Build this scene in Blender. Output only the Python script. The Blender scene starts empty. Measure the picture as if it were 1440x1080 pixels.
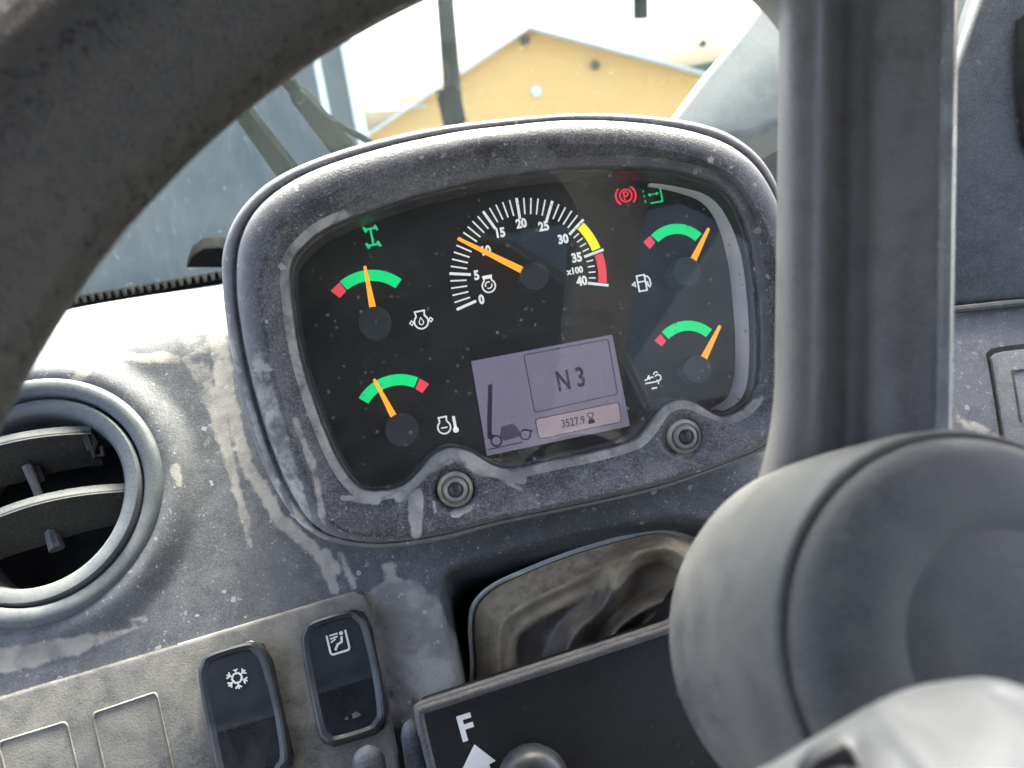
import bpy, bmesh, math, random
import numpy as np
from mathutils import Vector, Matrix, noise as mnoise
random.seed(7)
R = math.radians

# ------------------------------------------------------------------ camera, sky, sun, exposure
# Dash frame D: u right, v up the dial face, w out of the dial face towards the driver (metres).
FPX, DIST, ROLL, TILT = 1400.0, 0.49, R(10.7), R(14.0)
CAM_Z = 2.0
F3 = Matrix(((1, 0, 0), (0, math.sin(TILT), -math.cos(TILT)), (0, math.cos(TILT), math.sin(TILT))))
camD = Vector((0, 0, DIST))
ORG = Vector((0, 0, CAM_Z)) - F3 @ camD
FRAME = Matrix.Translation(ORG) @ F3.to_4x4()
d0 = Vector(((560 - 720) / FPX, -(560 - 540) / FPX, -1)).normalized()
RC = Matrix.Rotation(-ROLL, 3, 'Z') @ d0.rotation_difference(Vector((0, 0, -1))).to_matrix()
scene = bpy.context.scene
cam_data = bpy.data.cameras.new('camera')
cam = bpy.data.objects.new('camera', cam_data)
scene.collection.objects.link(cam)
cam.matrix_world = Matrix.Translation(Vector((0, 0, CAM_Z))) @ (F3 @ RC).to_4x4()
cam_data.sensor_width = 36
cam_data.lens = 36 * FPX / 1440
cam_data.clip_start = 0.01
cam_data.clip_end = 3000
cam_data.dof.use_dof = True
cam_data.dof.focus_distance = DIST - 0.005
cam_data.dof.aperture_fstop = cam_data.lens / 2.5
scene.camera = cam

SUN_EL, SUN_AZ = R(60), R(22)      # azimuth from +Y (ahead) towards +X
world = bpy.data.worlds.new('World'); scene.world = world
world.use_nodes = True
wn = world.node_tree
sky = wn.nodes.new('ShaderNodeTexSky'); sky.sky_type = 'NISHITA'
sky.sun_disc = False; sky.sun_elevation = SUN_EL; sky.sun_rotation = SUN_AZ
sky.air_density = 0.75; sky.dust_density = 9.0; sky.ozone_density = 0.3
bg = wn.nodes['Background']; bg.inputs[1].default_value = 0.15
wn.links.new(sky.outputs[0], bg.inputs[0])
sd = bpy.data.lights.new('sun', 'SUN'); sd.energy = 1.4; sd.angle = R(14); sd.color = (1, 0.96, 0.9)
so = bpy.data.objects.new('sun', sd); scene.collection.objects.link(so)
sdir = Vector((math.sin(SUN_AZ) * math.cos(SUN_EL), math.cos(SUN_AZ) * math.cos(SUN_EL), math.sin(SUN_EL)))
so.rotation_euler = (-sdir).to_track_quat('-Z', 'Y').to_euler()
so.location = (0, 0, 6)
vs = scene.view_settings
vs.view_transform = 'Standard'; vs.look = 'None'; vs.gamma = 1; vs.use_curve_mapping = False
vs.exposure = 3.32

# ------------------------------------------------------------------ helpers: pixels of the survey -> points in D
def ray(px, py):
    return RC @ Vector(((px - 720) / FPX, -(py - 540) / FPX, -1))
def P(px, py, w=0.0):
    r = ray(px, py); return camD + r * ((w - DIST) / r.z)
def Z(px, py, depth):                       # at a depth along the optical axis
    return camD + ray(px, py) * depth
Q0 = Vector((0, -.10, -.010)); SLOPE = .36
SV = Vector((0, 1, -SLOPE)).normalized(); NV = Vector((0, SLOPE, 1)).normalized()
def PD(px, py, h=0.0):                      # on the dashboard front plane
    r = ray(px, py); return camD + r * ((Q0 + NV * h - camD).dot(NV) / r.dot(NV))
def us(p): return (p.x, (p - Q0).dot(SV))
def DP(u, s, h=0.0): return Q0 + Vector((u, 0, 0)) + SV * s + NV * h
D2W = FRAME
W2D = FRAME.inverted()
def WP(px, py, y):                          # on the vertical world plane Y=y, in world coordinates
    c = Vector((0, 0, CAM_Z)); r = F3 @ ray(px, py)
    return c + r * (y / r.y)

# ------------------------------------------------------------------ helpers: objects
col = scene.collection
def tag(o, label=None, cat=None, group=None, kind=None):
    if label: o['label'] = label
    if cat: o['category'] = cat
    if group: o['group'] = group
    if kind: o['kind'] = kind
    return o
def thing(name, base, label, cat, group=None, world=False):
    o = bpy.data.objects.new(name, None); col.objects.link(o)
    base = Vector(base)
    o.matrix_world = Matrix.Translation(base) if world else FRAME @ Matrix.Translation(base)
    o.empty_display_size = .02
    o['_b'] = [*base]
    return tag(o, label, cat, group)
BASE = {}
def build(name, verts, faces, mat, parent=None, smooth=True, ang=40, base=None, world=False, uvattr=None):
    """verts in D (or world) coordinates; stored relative to the thing's base"""
    me = bpy.data.meshes.new(name)
    if parent is not None: b = Vector(BASE[parent.name])
    else: b = Vector(base if base is not None else (0, 0, 0))
    me.from_pydata([tuple(Vector(v) - b) for v in verts], [], faces)
    me.validate(); me.update()
    if smooth:
        me.polygons.foreach_set('use_smooth', [True] * len(me.polygons))
        me.set_sharp_from_angle(angle=R(ang))
    if mat: me.materials.append(mat)
    o = bpy.data.objects.new(name, me); col.objects.link(o)
    BASE[o.name] = tuple(b)
    if parent is not None: o.parent = parent
    elif world: o.matrix_world = Matrix.Translation(b)
    else: o.matrix_world = FRAME @ Matrix.Translation(b)
    return o
_thing = thing
def thing(*a, **k):
    o = _thing(*a, **k); BASE[o.name] = tuple(o['_b']); del o['_b']; return o
def setattr_f(o, name, vals):
    at = o.data.attributes.new(name, 'FLOAT', 'POINT')
    at.data.foreach_set('value', np.asarray(vals, dtype=np.float32))

class MB:
    def __init__(s): s.v, s.f = [], []
    def add(s, v, f):
        n = len(s.v); s.v += [Vector(x) for x in v]; s.f += [tuple(i + n for i in q) for q in f]; return s
    def out(s, name, mat, parent=None, **k): return build(name, s.v, s.f, mat, parent, **k)

def frame_of(n):
    n = Vector(n).normalized()
    a = Vector((1, 0, 0)) if abs(n.x) < .9 else Vector((0, 1, 0))
    x = (a - n * a.dot(n)).normalized(); return x, n.cross(x), n
def lathe(c, axis, prof, seg=48, cap=True):
    """prof: (radius, height along axis)"""
    x, y, n = frame_of(axis); c = Vector(c); v, f = [], []
    for r, h in prof:
        for k in range(seg):
            a = 2 * math.pi * k / seg
            v.append(c + n * h + (x * math.cos(a) + y * math.sin(a)) * r)
    for i in range(len(prof) - 1):
        for k in range(seg):
            k2 = (k + 1) % seg
            f.append((i * seg + k, i * seg + k2, (i + 1) * seg + k2, (i + 1) * seg + k))
    if cap:
        f.append(tuple(range(seg))[::-1]); m = (len(prof) - 1) * seg; f.append(tuple(m + k for k in range(seg)))
    return v, f
def loft(rings, closed_ring=True, cap=False, loop=False):
    v, f = [], []; n = len(rings[0])
    for r in rings: v += list(r)
    m = len(rings)
    for i in range(m if loop else m - 1):
        j = (i + 1) % m
        for k in range(n if closed_ring else n - 1):
            k2 = (k + 1) % n
            f.append((i * n + k, i * n + k2, j * n + k2, j * n + k))
    if cap: f.append(tuple(range(n))[::-1]); f.append(tuple((m - 1) * n + k for k in range(n)))
    return v, f
def tube(path, rad, seg=10, cap=True):
    path = [Vector(p) for p in path]; rings = []
    rad = rad if isinstance(rad, (list, tuple)) else [rad] * len(path)
    up = None
    for i, p in enumerate(path):
        t = (path[min(i + 1, len(path) - 1)] - path[max(i - 1, 0)]).normalized()
        if up is None: up = frame_of(t)[0]
        up = (up - t * up.dot(t)).normalized(); s = t.cross(up)
        rings.append([p + (up * math.cos(a) + s * math.sin(a)) * rad[i] for a in [2 * math.pi * k / seg for k in range(seg)]])
    return loft(rings, cap=cap)
def slab(outline, nrm, thick, bevel=0.0, seg=2):
    """closed outline (front face) extruded backwards by thick along -nrm, front edges bevelled"""
    bm = bmesh.new(); nrm = Vector(nrm).normalized()
    vs_ = [bm.verts.new(p) for p in outline]
    face = bm.faces.new(vs_); face.normal_update()
    if face.normal.dot(nrm) < 0: face.normal_flip()
    ext = bmesh.ops.extrude_face_region(bm, geom=[face])
    nv = [e for e in ext['geom'] if isinstance(e, bmesh.types.BMVert)]
    nf = [e for e in ext['geom'] if isinstance(e, bmesh.types.BMFace)][0]
    back = face if face.is_valid else None
    for q in bm.verts:
        if q not in nv: q.co -= nrm * thick
    if back is None:
        bm.faces.new([q for q in bm.verts if q not in nv])
    if bevel:
        bmesh.ops.bevel(bm, geom=list(nf.edges), offset=bevel, segments=seg, profile=.5, affect='EDGES', clamp_overlap=True)
    bmesh.ops.recalc_face_normals(bm, faces=bm.faces)
    bm.verts.index_update()
    v = [q.co.copy() for q in bm.verts]; f = [tuple(q.index for q in fc.verts) for fc in bm.faces]
    bm.free(); return v, f
def crom(pts, n, closed=True):
    """Catmull-Rom through 2-D/3-D control points, resampled by arc length to n points"""
    pts = [np.array(p, float) for p in pts]; m = len(pts); out = []
    rng = range(m if closed else m - 1)
    g = (lambda i: pts[i % m]) if closed else (lambda i: pts[min(max(i, 0), m - 1)])
    for i in rng:
        p0, p1, p2, p3 = g(i - 1), g(i), g(i + 1), g(i + 2)
        for t in np.linspace(0, 1, 24, endpoint=False):
            out.append(.5 * (2 * p1 + (p2 - p0) * t + (2 * p0 - 5 * p1 + 4 * p2 - p3) * t * t + (3 * p1 - p0 - 3 * p2 + p3) * t ** 3))
    out.append(pts[0] if closed else pts[-1]); out = np.array(out)
    L = np.concatenate([[0], np.cumsum(np.linalg.norm(np.diff(out, axis=0), axis=1))])
    q = np.linspace(0, L[-1], n, endpoint=not closed)
    return np.stack([np.interp(q, L, out[:, k]) for k in range(out.shape[1])], 1)
def rrect(w, h, r, seg=6):
    o = []
    for cx, cy, a0 in ((w - r, h - r, 0), (-w + r, h - r, 90), (-w + r, -h + r, 180), (w - r, -h + r, 270)):
        for k in range(seg + 1):
            a = R(a0 + 90 * k / seg); o.append((cx + r * math.cos(a), cy + r * math.sin(a)))
    return o
def smooth(a, b, x):
    t = np.clip((np.asarray(x, float) - a) / (b - a), 0, 1); return t * t * (3 - 2 * t)
def sn(p, s, seed=0.0):
    return mnoise.noise(Vector((p[0] * s + seed, p[1] * s - seed, (p[2] if len(p) > 2 else 0) * s)))

# ------------------------------------------------------------------ materials
class NT:
    def __init__(s, name):
        s.m = bpy.data.materials.new(name); s.m.use_nodes = True; s.t = s.m.node_tree
        s.p = s.t.nodes['Principled BSDF']; s.o = s.t.nodes['Material Output']
        s.tc = s.t.nodes.new('ShaderNodeTexCoord').outputs['Object']
    def n(s, kind, **k):
        nd = s.t.nodes.new('ShaderNode' + kind)
        for a, b in k.items(): setattr(nd, a, b)
        return nd
    def l(s, a, b): s.t.links.new(a, b)
    def val(s, sock, x):
        if isinstance(x, (int, float)): sock.default_value = x
        elif isinstance(x, (tuple, list)): sock.default_value = (*x, 1) if len(x) == 3 else x
        else: s.l(x, sock)
    def math(s, op, a, b=0.0, c=None, clamp=False):
        nd = s.n('Math', operation=op, use_clamp=clamp); s.val(nd.inputs[0], a); s.val(nd.inputs[1], b)
        if c is not None: s.val(nd.inputs[2], c)
        return nd.outputs[0]
    def noise(s, scale, detail=4, rough=.55, dist=0, vec=None, off=(0, 0, 0), stretch=None):
        nd = s.n('TexNoise'); nd.inputs['Scale'].default_value = scale; nd.inputs['Detail'].default_value = detail
        nd.inputs['Roughness'].default_value = rough; nd.inputs['Distortion'].default_value = dist
        mp = s.n('Mapping'); s.l(vec or s.tc, mp.inputs[0]); mp.inputs['Location'].default_value = off
        if stretch: mp.inputs['Scale'].default_value = stretch
        s.l(mp.outputs[0], nd.inputs['Vector']); return nd.outputs['Fac']
    def step(s, x, a, b, lo=0.0, hi=1.0):
        nd = s.n('MapRange', interpolation_type='SMOOTHSTEP'); s.val(nd.inputs[0], x)
        for i, q in zip((1, 2, 3, 4), (a, b, lo, hi)): s.val(nd.inputs[i], q)
        return nd.outputs[0]
    def mix(s, f, a, b, blend='MIX'):
        nd = s.n('Mix', data_type='RGBA', blend_type=blend); s.val(nd.inputs[0], f); s.val(nd.inputs[6], a); s.val(nd.inputs[7], b)
        return nd.outputs[2]
    def attr(s, name): return s.n('Attribute', attribute_name=name).outputs['Fac']
    def upz(s):
        g = s.n('NewGeometry'); sp = s.n('SeparateXYZ'); s.l(g.outputs['Normal'], sp.inputs[0]); return sp.outputs[2]
    def bump(s, h, strength, dist, prev=None):
        b = s.n('Bump'); b.inputs['Strength'].default_value = strength; b.inputs['Distance'].default_value = dist
        s.l(h, b.inputs['Height'])
        if prev is not None: s.l(prev, b.inputs['Normal'])
        return b.outputs[0]
    def done(s, color=None, rough=None, normal=None, spec=None, metal=None, coat=None):
        if color is not None: s.val(s.p.inputs['Base Color'], color)
        if rough is not None: s.val(s.p.inputs['Roughness'], rough)
        if normal is not None: s.l(normal, s.p.inputs['Normal'])
        if spec is not None: s.val(s.p.inputs['Specular IOR Level'], spec)
        if metal is not None: s.val(s.p.inputs['Metallic'], metal)
        if coat is not None: s.val(s.p.inputs['Coat Weight'], coat)
        return s.m

def dusty(name, base, dust=(.40, .385, .36), film=.25, patch=.4, specks=.5, grain=1.0, rough=.5, seed=0.0, pscale=22, warm=None, scr=.5, gcol=.16):
    t = NT(name); off = (seed, -seed * .7, seed * 1.3)
    big = t.noise(pscale, 6, .6, .4, off=off)
    mid = t.noise(pscale * 5, 5, .65, .2, off=off)
    fine = t.noise(1500, 2, .6, off=off)
    film_f = t.math('MULTIPLY', t.step(t.math('ADD', t.math('MULTIPLY', big, .6), t.math('MULTIPLY', mid, .4)), .36, .64), film)
    # painted on stains (attribute), broken up by noise
    a = t.math('ADD', t.attr('stain'), t.math('MULTIPLY', t.math('SUBTRACT', mid, .5), .9))
    stain = t.step(a, .36, .66)
    pt = t.step(t.math('ADD', t.math('MULTIPLY', big, .65), t.math('MULTIPLY', mid, .35)), .57, .63, 0, patch)
    # small splashes
    vo = t.n('TexVoronoi'); vo.inputs['Scale'].default_value = 210; vo.inputs['Randomness'].default_value = 1
    dm = t.n('VectorMath', operation='ADD'); sc = t.n('VectorMath', operation='SCALE'); sc.inputs[3].default_value = .004
    nz = t.n('TexNoise'); nz.inputs['Scale'].default_value = 300; t.l(t.tc, nz.inputs['Vector'])
    t.l(nz.outputs['Color'], sc.inputs[0]); t.l(t.tc, dm.inputs[0]); t.l(sc.outputs[0], dm.inputs[1]); t.l(dm.outputs[0], vo.inputs['Vector'])
    sep = t.n('SeparateColor'); t.l(vo.outputs['Color'], sep.inputs[0])
    size = t.math('MULTIPLY', t.math('POWER', sep.outputs[0], 5.0), .42)
    sp1 = t.math('MULTIPLY', t.step(t.math('SUBTRACT', size, vo.outputs['Distance']), 0, .06), t.math('MULTIPLY', sep.outputs[1], specks))
    vo2 = t.n('TexVoronoi'); vo2.inputs['Scale'].default_value = 760; t.l(dm.outputs[0], vo2.inputs['Vector'])
    sep2 = t.n('SeparateColor'); t.l(vo2.outputs['Color'], sep2.inputs[0])
    size2 = t.math('MULTIPLY', t.math('POWER', sep2.outputs[0], 4.0), .5)
    sp2 = t.math('MULTIPLY', t.step(t.math('SUBTRACT', size2, vo2.outputs['Distance']), 0, .1), t.math('MULTIPLY', t.step(mid, .42, .6), specks * .8))
    # fine scratches
    sx = t.noise(900, 2, .5, 1.2, off=off, stretch=(.05, 1, 1))
    scrm = t.math('MULTIPLY', t.step(sx, .70, .76), t.math('MULTIPLY', t.step(big, .45, .6), scr))
    up = t.step(t.upz(), .35, .95, 0, .28)
    m = t.math('MAXIMUM', t.math('MAXIMUM', film_f, pt), t.math('MAXIMUM', sp1, sp2))
    m = t.math('MAXIMUM', m, scrm)
    m = t.math('ADD', m, t.math('MULTIPLY', t.math('SUBTRACT', t.step(t.noise(950, 2, .7, off=off), .40, .66), .35), gcol), clamp=True)
    m = t.math('ADD', m, t.math('MULTIPLY', up, t.step(mid, .3, .7, .5, 1)), clamp=True)
    m = t.math('MAXIMUM', m, t.math('MULTIPLY', stain, t.math('MULTIPLY', t.step(fine, .2, .6, .75, .97), t.step(t.noise(pscale * 2.3, 4, .6, .3, off=(3.1, seed, 1.7)), .32, .62, .45, 1.0))))
    m = t.math('MAXIMUM', m, t.math('MULTIPLY', t.attr('veil'), t.step(mid, .3, .7, .75, 1.1)))
    dcol = t.mix(t.step(big, .4, .6), dust, tuple(x * .82 for x in dust))
    if warm: dcol = t.mix(t.math('MULTIPLY', stain, .85), dcol, warm)
    c = t.mix(m, base, dcol)
    h = t.math('ADD', t.math('MULTIPLY', t.noise(1100, 3, .6, off=off), 1.0), t.math('MULTIPLY', m, .5))
    nrm = t.bump(h, .35 * grain, .0006)
    return t.done(c, t.step(m, 0, 1, rough, .92), nrm, spec=.45)

def plain(name, c, rough=.5, metal=0.0, bump=0.0, bscale=400, var=.15, spec=.5):
    t = NT(name); nz = t.noise(60, 5); cc = t.mix(t.step(nz, .3, .7), tuple(x * (1 - var) for x in c), tuple(min(1, x * (1 + var)) for x in c))
    nr = t.bump(t.noise(bscale, 3), bump, .0008) if bump else None
    return t.done(cc, t.step(t.noise(90, 4), .3, .7, max(.02, rough - .08), rough + .1), nr, metal=metal, spec=spec)
def glow(name, c, e, rough=.5):
    t = NT(name); t.done(c, rough); t.val(t.p.inputs['Emission Color'], c); t.p.inputs['Emission Strength'].default_value = e; return t.m
def glass(name, f0=.045, tint=(1, 1, 1), dust=0.0, dcol=(.7, .7, .68), rough=0.0, dscale=60, spk_k=.2):
    t = NT(name); t.t.nodes.remove(t.p)
    lw = t.n('LayerWeight'); lw.inputs[0].default_value = .5
    fr = t.math('ADD', t.math('MULTIPLY', t.math('POWER', lw.outputs['Facing'], 5.0), 1 - f0), f0)
    tr = t.n('BsdfTransparent'); tr.inputs[0].default_value = (*tint, 1)
    gl = t.n('BsdfGlossy'); gl.inputs['Roughness'].default_value = rough
    mx = t.n('MixShader'); t.l(fr, mx.inputs[0]); t.l(tr.outputs[0], mx.inputs[1]); t.l(gl.outputs[0], mx.inputs[2])
    outp = mx.outputs[0]
    if dust:
        df = t.n('BsdfDiffuse'); df.inputs[0].default_value = (*dcol, 1)
        tl = t.n('BsdfTranslucent'); tl.inputs[0].default_value = (*dcol, 1)
        m1 = t.n('MixShader'); t.l(df.outputs[0], m1.inputs[1]); t.l(tl.outputs[0], m1.inputs[2])
        big = t.noise(dscale, 5, .6)
        vo = t.n('TexVoronoi'); vo.inputs['Scale'].default_value = 330; t.l(t.tc, vo.inputs['Vector'])
        sep = t.n('SeparateColor'); t.l(vo.outputs['Color'], sep.inputs[0])
        sz = t.math('MULTIPLY', t.math('POWER', sep.outputs[0], 7.0), .38)
        spk = t.step(t.math('SUBTRACT', sz, vo.outputs['Distance']), 0, .08, 0, .5)
        f = t.math('ADD', t.step(big, .3, .75, dust * .5, dust * 1.5), t.math('MULTIPLY', spk, spk_k), clamp=True)
        m2 = t.n('MixShader'); t.l(f, m2.inputs[0]); t.l(outp, m2.inputs[1]); t.l(m1.outputs[0], m2.inputs[2]); outp = m2.outputs[0]
    t.l(outp, t.o.inputs[0]); return t.m

M = {}
M['dash'] = dusty('dash_plastic', (.074, .077, .084), dust=(.38, .385, .40), film=.22, patch=.16, specks=1.1, seed=1.3, warm=(.46, .425, .37))
M['bezel'] = dusty('bezel_plastic', (.040, .041, .045), dust=(.42, .412, .43), film=.32, patch=.08, specks=1.0, seed=4.1, grain=1.6, gcol=.30, rough=.42, warm=(.50, .475, .43))
M['plate'] = dusty('switch_plate_plastic', (.075, .075, .075), dust=(.37, .345, .30), film=.6, patch=.7, specks=.15, seed=7.7, pscale=14)
M['trim'] = dusty('trim_plastic', (.036, .041, .049), dust=(.33, .345, .36), film=.16, patch=.12, specks=.35, seed=9.2, grain=.4)
M['pillar'] = dusty('pillar_plastic', (.13, .15, .16), dust=(.27, .29, .295), film=.5, patch=.3, specks=.35, seed=2.2, grain=.4)
M['ventp'] = dusty('vent_plastic', (.085, .098, .112), dust=(.34, .33, .30), film=.2, patch=.1, specks=.12, seed=3.4, grain=.4, rough=.45)
M['vane'] = dusty('vane_plastic', (.006, .006, .006), dust=(.20, .175, .125), film=.06, patch=.3, specks=.2, seed=5.4, grain=.5)
M['black'] = plain('black_cavity', (.006, .006, .007), .9)
M['switch'] = plain('switch_plastic', (.026, .029, .034), .36, bump=.06, bscale=1600)
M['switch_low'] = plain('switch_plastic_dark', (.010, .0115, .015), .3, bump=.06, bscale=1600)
M['rubber'] = dusty('boot_rubber', (.095, .080, .074), dust=(.58, .48, .33), film=.5, patch=.16, specks=.08, seed=6.6, pscale=11, gcol=.05, warm=(.50, .415, .285), grain=.5, rough=.45)
M['tan'] = dusty('flange_rubber', (.17, .135, .09), dust=(.55, .455, .31), film=.8, patch=.7, specks=.1, seed=6.1, pscale=30)
M['frame'] = plain('frame_zinc', (.72, .74, .68), .5, 0, var=.2)
M['console'] = dusty('console_plastic', (.0042, .0042, .0052), dust=(.10, .10, .10), film=.05, patch=.06, specks=.22, gcol=.04, seed=8.8, grain=.5, rough=.45, scr=.1)
M['lip'] = dusty('console_lip_plastic', (.045, .05, .06), dust=(.30, .275, .23), film=.25, patch=.3, specks=.2, seed=8.1, grain=.5)
M['rim'] = dusty('rim_leather', (.013, .012, .011), dust=(.115, .104, .076), film=.5, patch=.3, specks=.15, seed=11.1, grain=2.5, rough=.27, pscale=300, gcol=.30)
M['spoke'] = dusty('spoke_plastic', (.125, .112, .103), dust=(.30, .285, .255), film=.5, patch=.25, specks=.1, seed=12.4, grain=.6, rough=.4, pscale=16)
M['hub'] = dusty('hub_plastic', (.054, .054, .056), dust=(.20, .196, .18), film=.55, patch=.45, specks=.6, seed=13.7, grain=.8, rough=.45, pscale=13, gcol=.2, scr=.9)
M['seam'] = plain('seam_dirt', (.14, .12, .095), .9)
M['sheet'] = plain('pale_plastic', (.26, .268, .265), .36, var=.06)
M['strip'] = plain('painted_reflection', (.30, .30, .29), .22, .35, var=.2)  # pale colour standing for the reflection on the spoke edge
M['dark'] = plain('dark_metal', (.02, .02, .022), .4)
M['steel'] = plain('screw_steel', (.30, .295, .28), .42, .15, var=.25)
M['steel_dirty'] = plain('washer_steel', (.40, .37, .30), .6, 0, var=.35)
M['socket'] = plain('screw_socket', (.045, .046, .05), .4, .1)
M['face'] = plain('dial_face', (.0165, .0170, .0168), .55, var=.1)
M['wall'] = plain('dial_surround', (.075, .07, .075), .4, var=.1)
M['pale_edge'] = plain('painted_edge_light', (.88, .83, .87), .45, var=.04)  # pale colour painted for light caught at the right lens edge
M['hubcap'] = plain('needle_cap', (.055, .060, .063), .5, var=.05)
M['white'] = glow('print_white', (.75, .76, .75), 0.087)
M['green'] = glow('print_green', (.0, .58, .17), 0.121)
M['green_lamp'] = glow('lamp_green', (.01, .50, .17), 0.116)
M['red'] = glow('print_red', (.72, .06, .085), 0.104)
M['red_lamp'] = glow('lamp_red', (.72, .02, .05), 0.121)
M['yellow'] = glow('print_yellow', (.78, .70, .02), 0.121)
M['needle'] = glow('needle_orange', (.95, .30, .02), 0.159)
M['lcd'] = glow('lcd_glass', (.128, .113, .158), 0.121, .35)
M['lcd_pale'] = glow('lcd_pale', (.215, .170, .19), 0.133, .35)
M['lcd_ink'] = plain('lcd_ink', (.045, .042, .075), .5, var=.05)
M['lcd_grey'] = glow('lcd_grey', (.05, .046, .075), 0.087, .5)
M['lcd_mask'] = plain('lcd_mask', (.004, .0045, .005), .4)
M['lens'] = glass('lens_glass', .05, (.97, .98, .98), dust=.022, spk_k=.5)
M['windscreen'] = glass('windscreen_glass', .012, (.90, .95, .93), dust=.010, dcol=(.62, .70, .70), dscale=9, spk_k=.15)
M['tint'] = glass('tinted_glass', .04, (.40, .42, .42))
M['mark'] = plain('paint_white', (.74, .74, .72), .5, var=.05)
M['wiper'] = plain('wiper_metal', (.004, .009, .008), .8, var=.2, spec=.06)
M['seal'] = plain('rubber_seal', (.006, .007, .007), .9, var=.3, spec=.05)
M['yellow_wall'] = plain('yellow_render', (.92, .54, .18), .85, bump=.2, bscale=8, var=.05)
M['white_wall'] = plain('white_render', (.78, .77, .72), .85, var=.03)
M['grey_wall'] = plain('grey_sheet', (.088, .103, .108), .6, var=.06)
M['roof'] = plain('roof_sheet', (.62, .62, .60), .6, var=.05)
M['green_roof'] = plain('green_roof', (.03, .06, .05), .6)
M['ground'] = plain('yard_concrete', (.055, .067, .068), .85, var=.2)
M['liner'] = plain('cab_liner', (.05, .05, .052), .8)
M['post'] = plain('post_paint', (.007, .012, .012), .8, spec=.06)
M['lamp'] = plain('lamp_body', (.10, .085, .06), .5)

# ================================================================== DASHBOARD
dash = thing('dashboard', DP(0, -.1), 'dusty blue grey moulded dashboard panel around the instrument cluster', 'dashboard')
hole_px = [(640, 806), (700, 786), (800, 762), (900, 741), (960, 737), (1010, 752), (1060, 790), (1120, 860), (1150, 960), (1100, 1060), (900, 1120), (690, 1140), (668, 1060), (652, 960), (636, 870), (631, 825)]
hole = [us(PD(*q)) for q in hole_px]
hole = crom(hole, 160)
VC = PD(50, 702); VCu, VCs = us(VC)
VRAD = .0645
def poly_sdf(X, Y, poly):
    d = np.full(X.shape, 1e9); ins = np.zeros(X.shape, bool); n = len(poly)
    for i in range(n):
        x1, y1 = poly[i]; x2, y2 = poly[(i + 1) % n]; ex, ey = x2 - x1, y2 - y1
        t = np.clip(((X - x1) * ex + (Y - y1) * ey) / (ex * ex + ey * ey + 1e-18), 0, 1)
        d = np.minimum(d, (X - x1 - t * ex) ** 2 + (Y - y1 - t * ey) ** 2)
        c = ((y1 > Y) != (y2 > Y)) & (X < ex * (Y - y1) / (ey + 1e-18) + x1); ins ^= c
    d = np.sqrt(d); return np.where(ins, -d, d)
S_TOP, ARC_R, ARC_A = .150, .055, R(60)
u_ = np.arange(-.36, .52, .0017); s_ = np.concatenate([np.arange(-.22, S_TOP, .0015), np.linspace(S_TOP, S_TOP + ARC_R * ARC_A, 34)[0:], np.linspace(S_TOP + ARC_R * ARC_A, S_TOP + ARC_R * ARC_A + .24, 60)[1:]])
UU, SS = np.meshgrid(u_, s_)
Sf = np.minimum(SS, S_TOP); ex = np.maximum(SS - S_TOP, 0); th = np.minimum(ex / ARC_R, ARC_A); fl = np.maximum(ex - ARC_R * ARC_A, 0)
sp = Sf + ARC_R * np.sin(th) + fl * math.cos(ARC_A); hp = -ARC_R * (1 - np.cos(th)) - fl * math.sin(ARC_A)
sd_hole = poly_sdf(UU, SS, hole); 
dv = np.hypot(UU - VCu, SS - VCs)
hp = hp - .10 * smooth(.004, -.010, sd_hole) * (SS < .1)
hp = hp - .06 * smooth(VRAD - .004, VRAD - .012, dv)
hp = hp + .0035 * smooth(.016, .0, np.abs(dv - VRAD - .004)) * (dv > VRAD - .004) - .0012 * smooth(VRAD + .02, VRAD + .010, dv) * 0
# soft uneven moulding
hp = hp + .0012 * np.sin(UU * 40 + SS * 23) * (sd_hole > .02)
dv_pts = [Vector((0, 0, 0))] * 0
nu, ns = len(u_), len(s_)
A = np.array([Q0.x, Q0.y, Q0.z]); SVn = np.array([*SV]); NVn = np.array([*NV])
PT = A + UU[..., None] * np.array([1, 0, 0]) + sp[..., None] * SVn + hp[..., None] * NVn
PT = PT.reshape(-1, 3)
ii = np.arange(ns * nu).reshape(ns, nu)
faces = np.stack([ii[:-1, :-1], ii[:-1, 1:], ii[1:, 1:], ii[1:, :-1]], -1).reshape(-1, 4).tolist()
panel = build('front_panel', PT.tolist(), faces, M['dash'], dash, ang=80)
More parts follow.
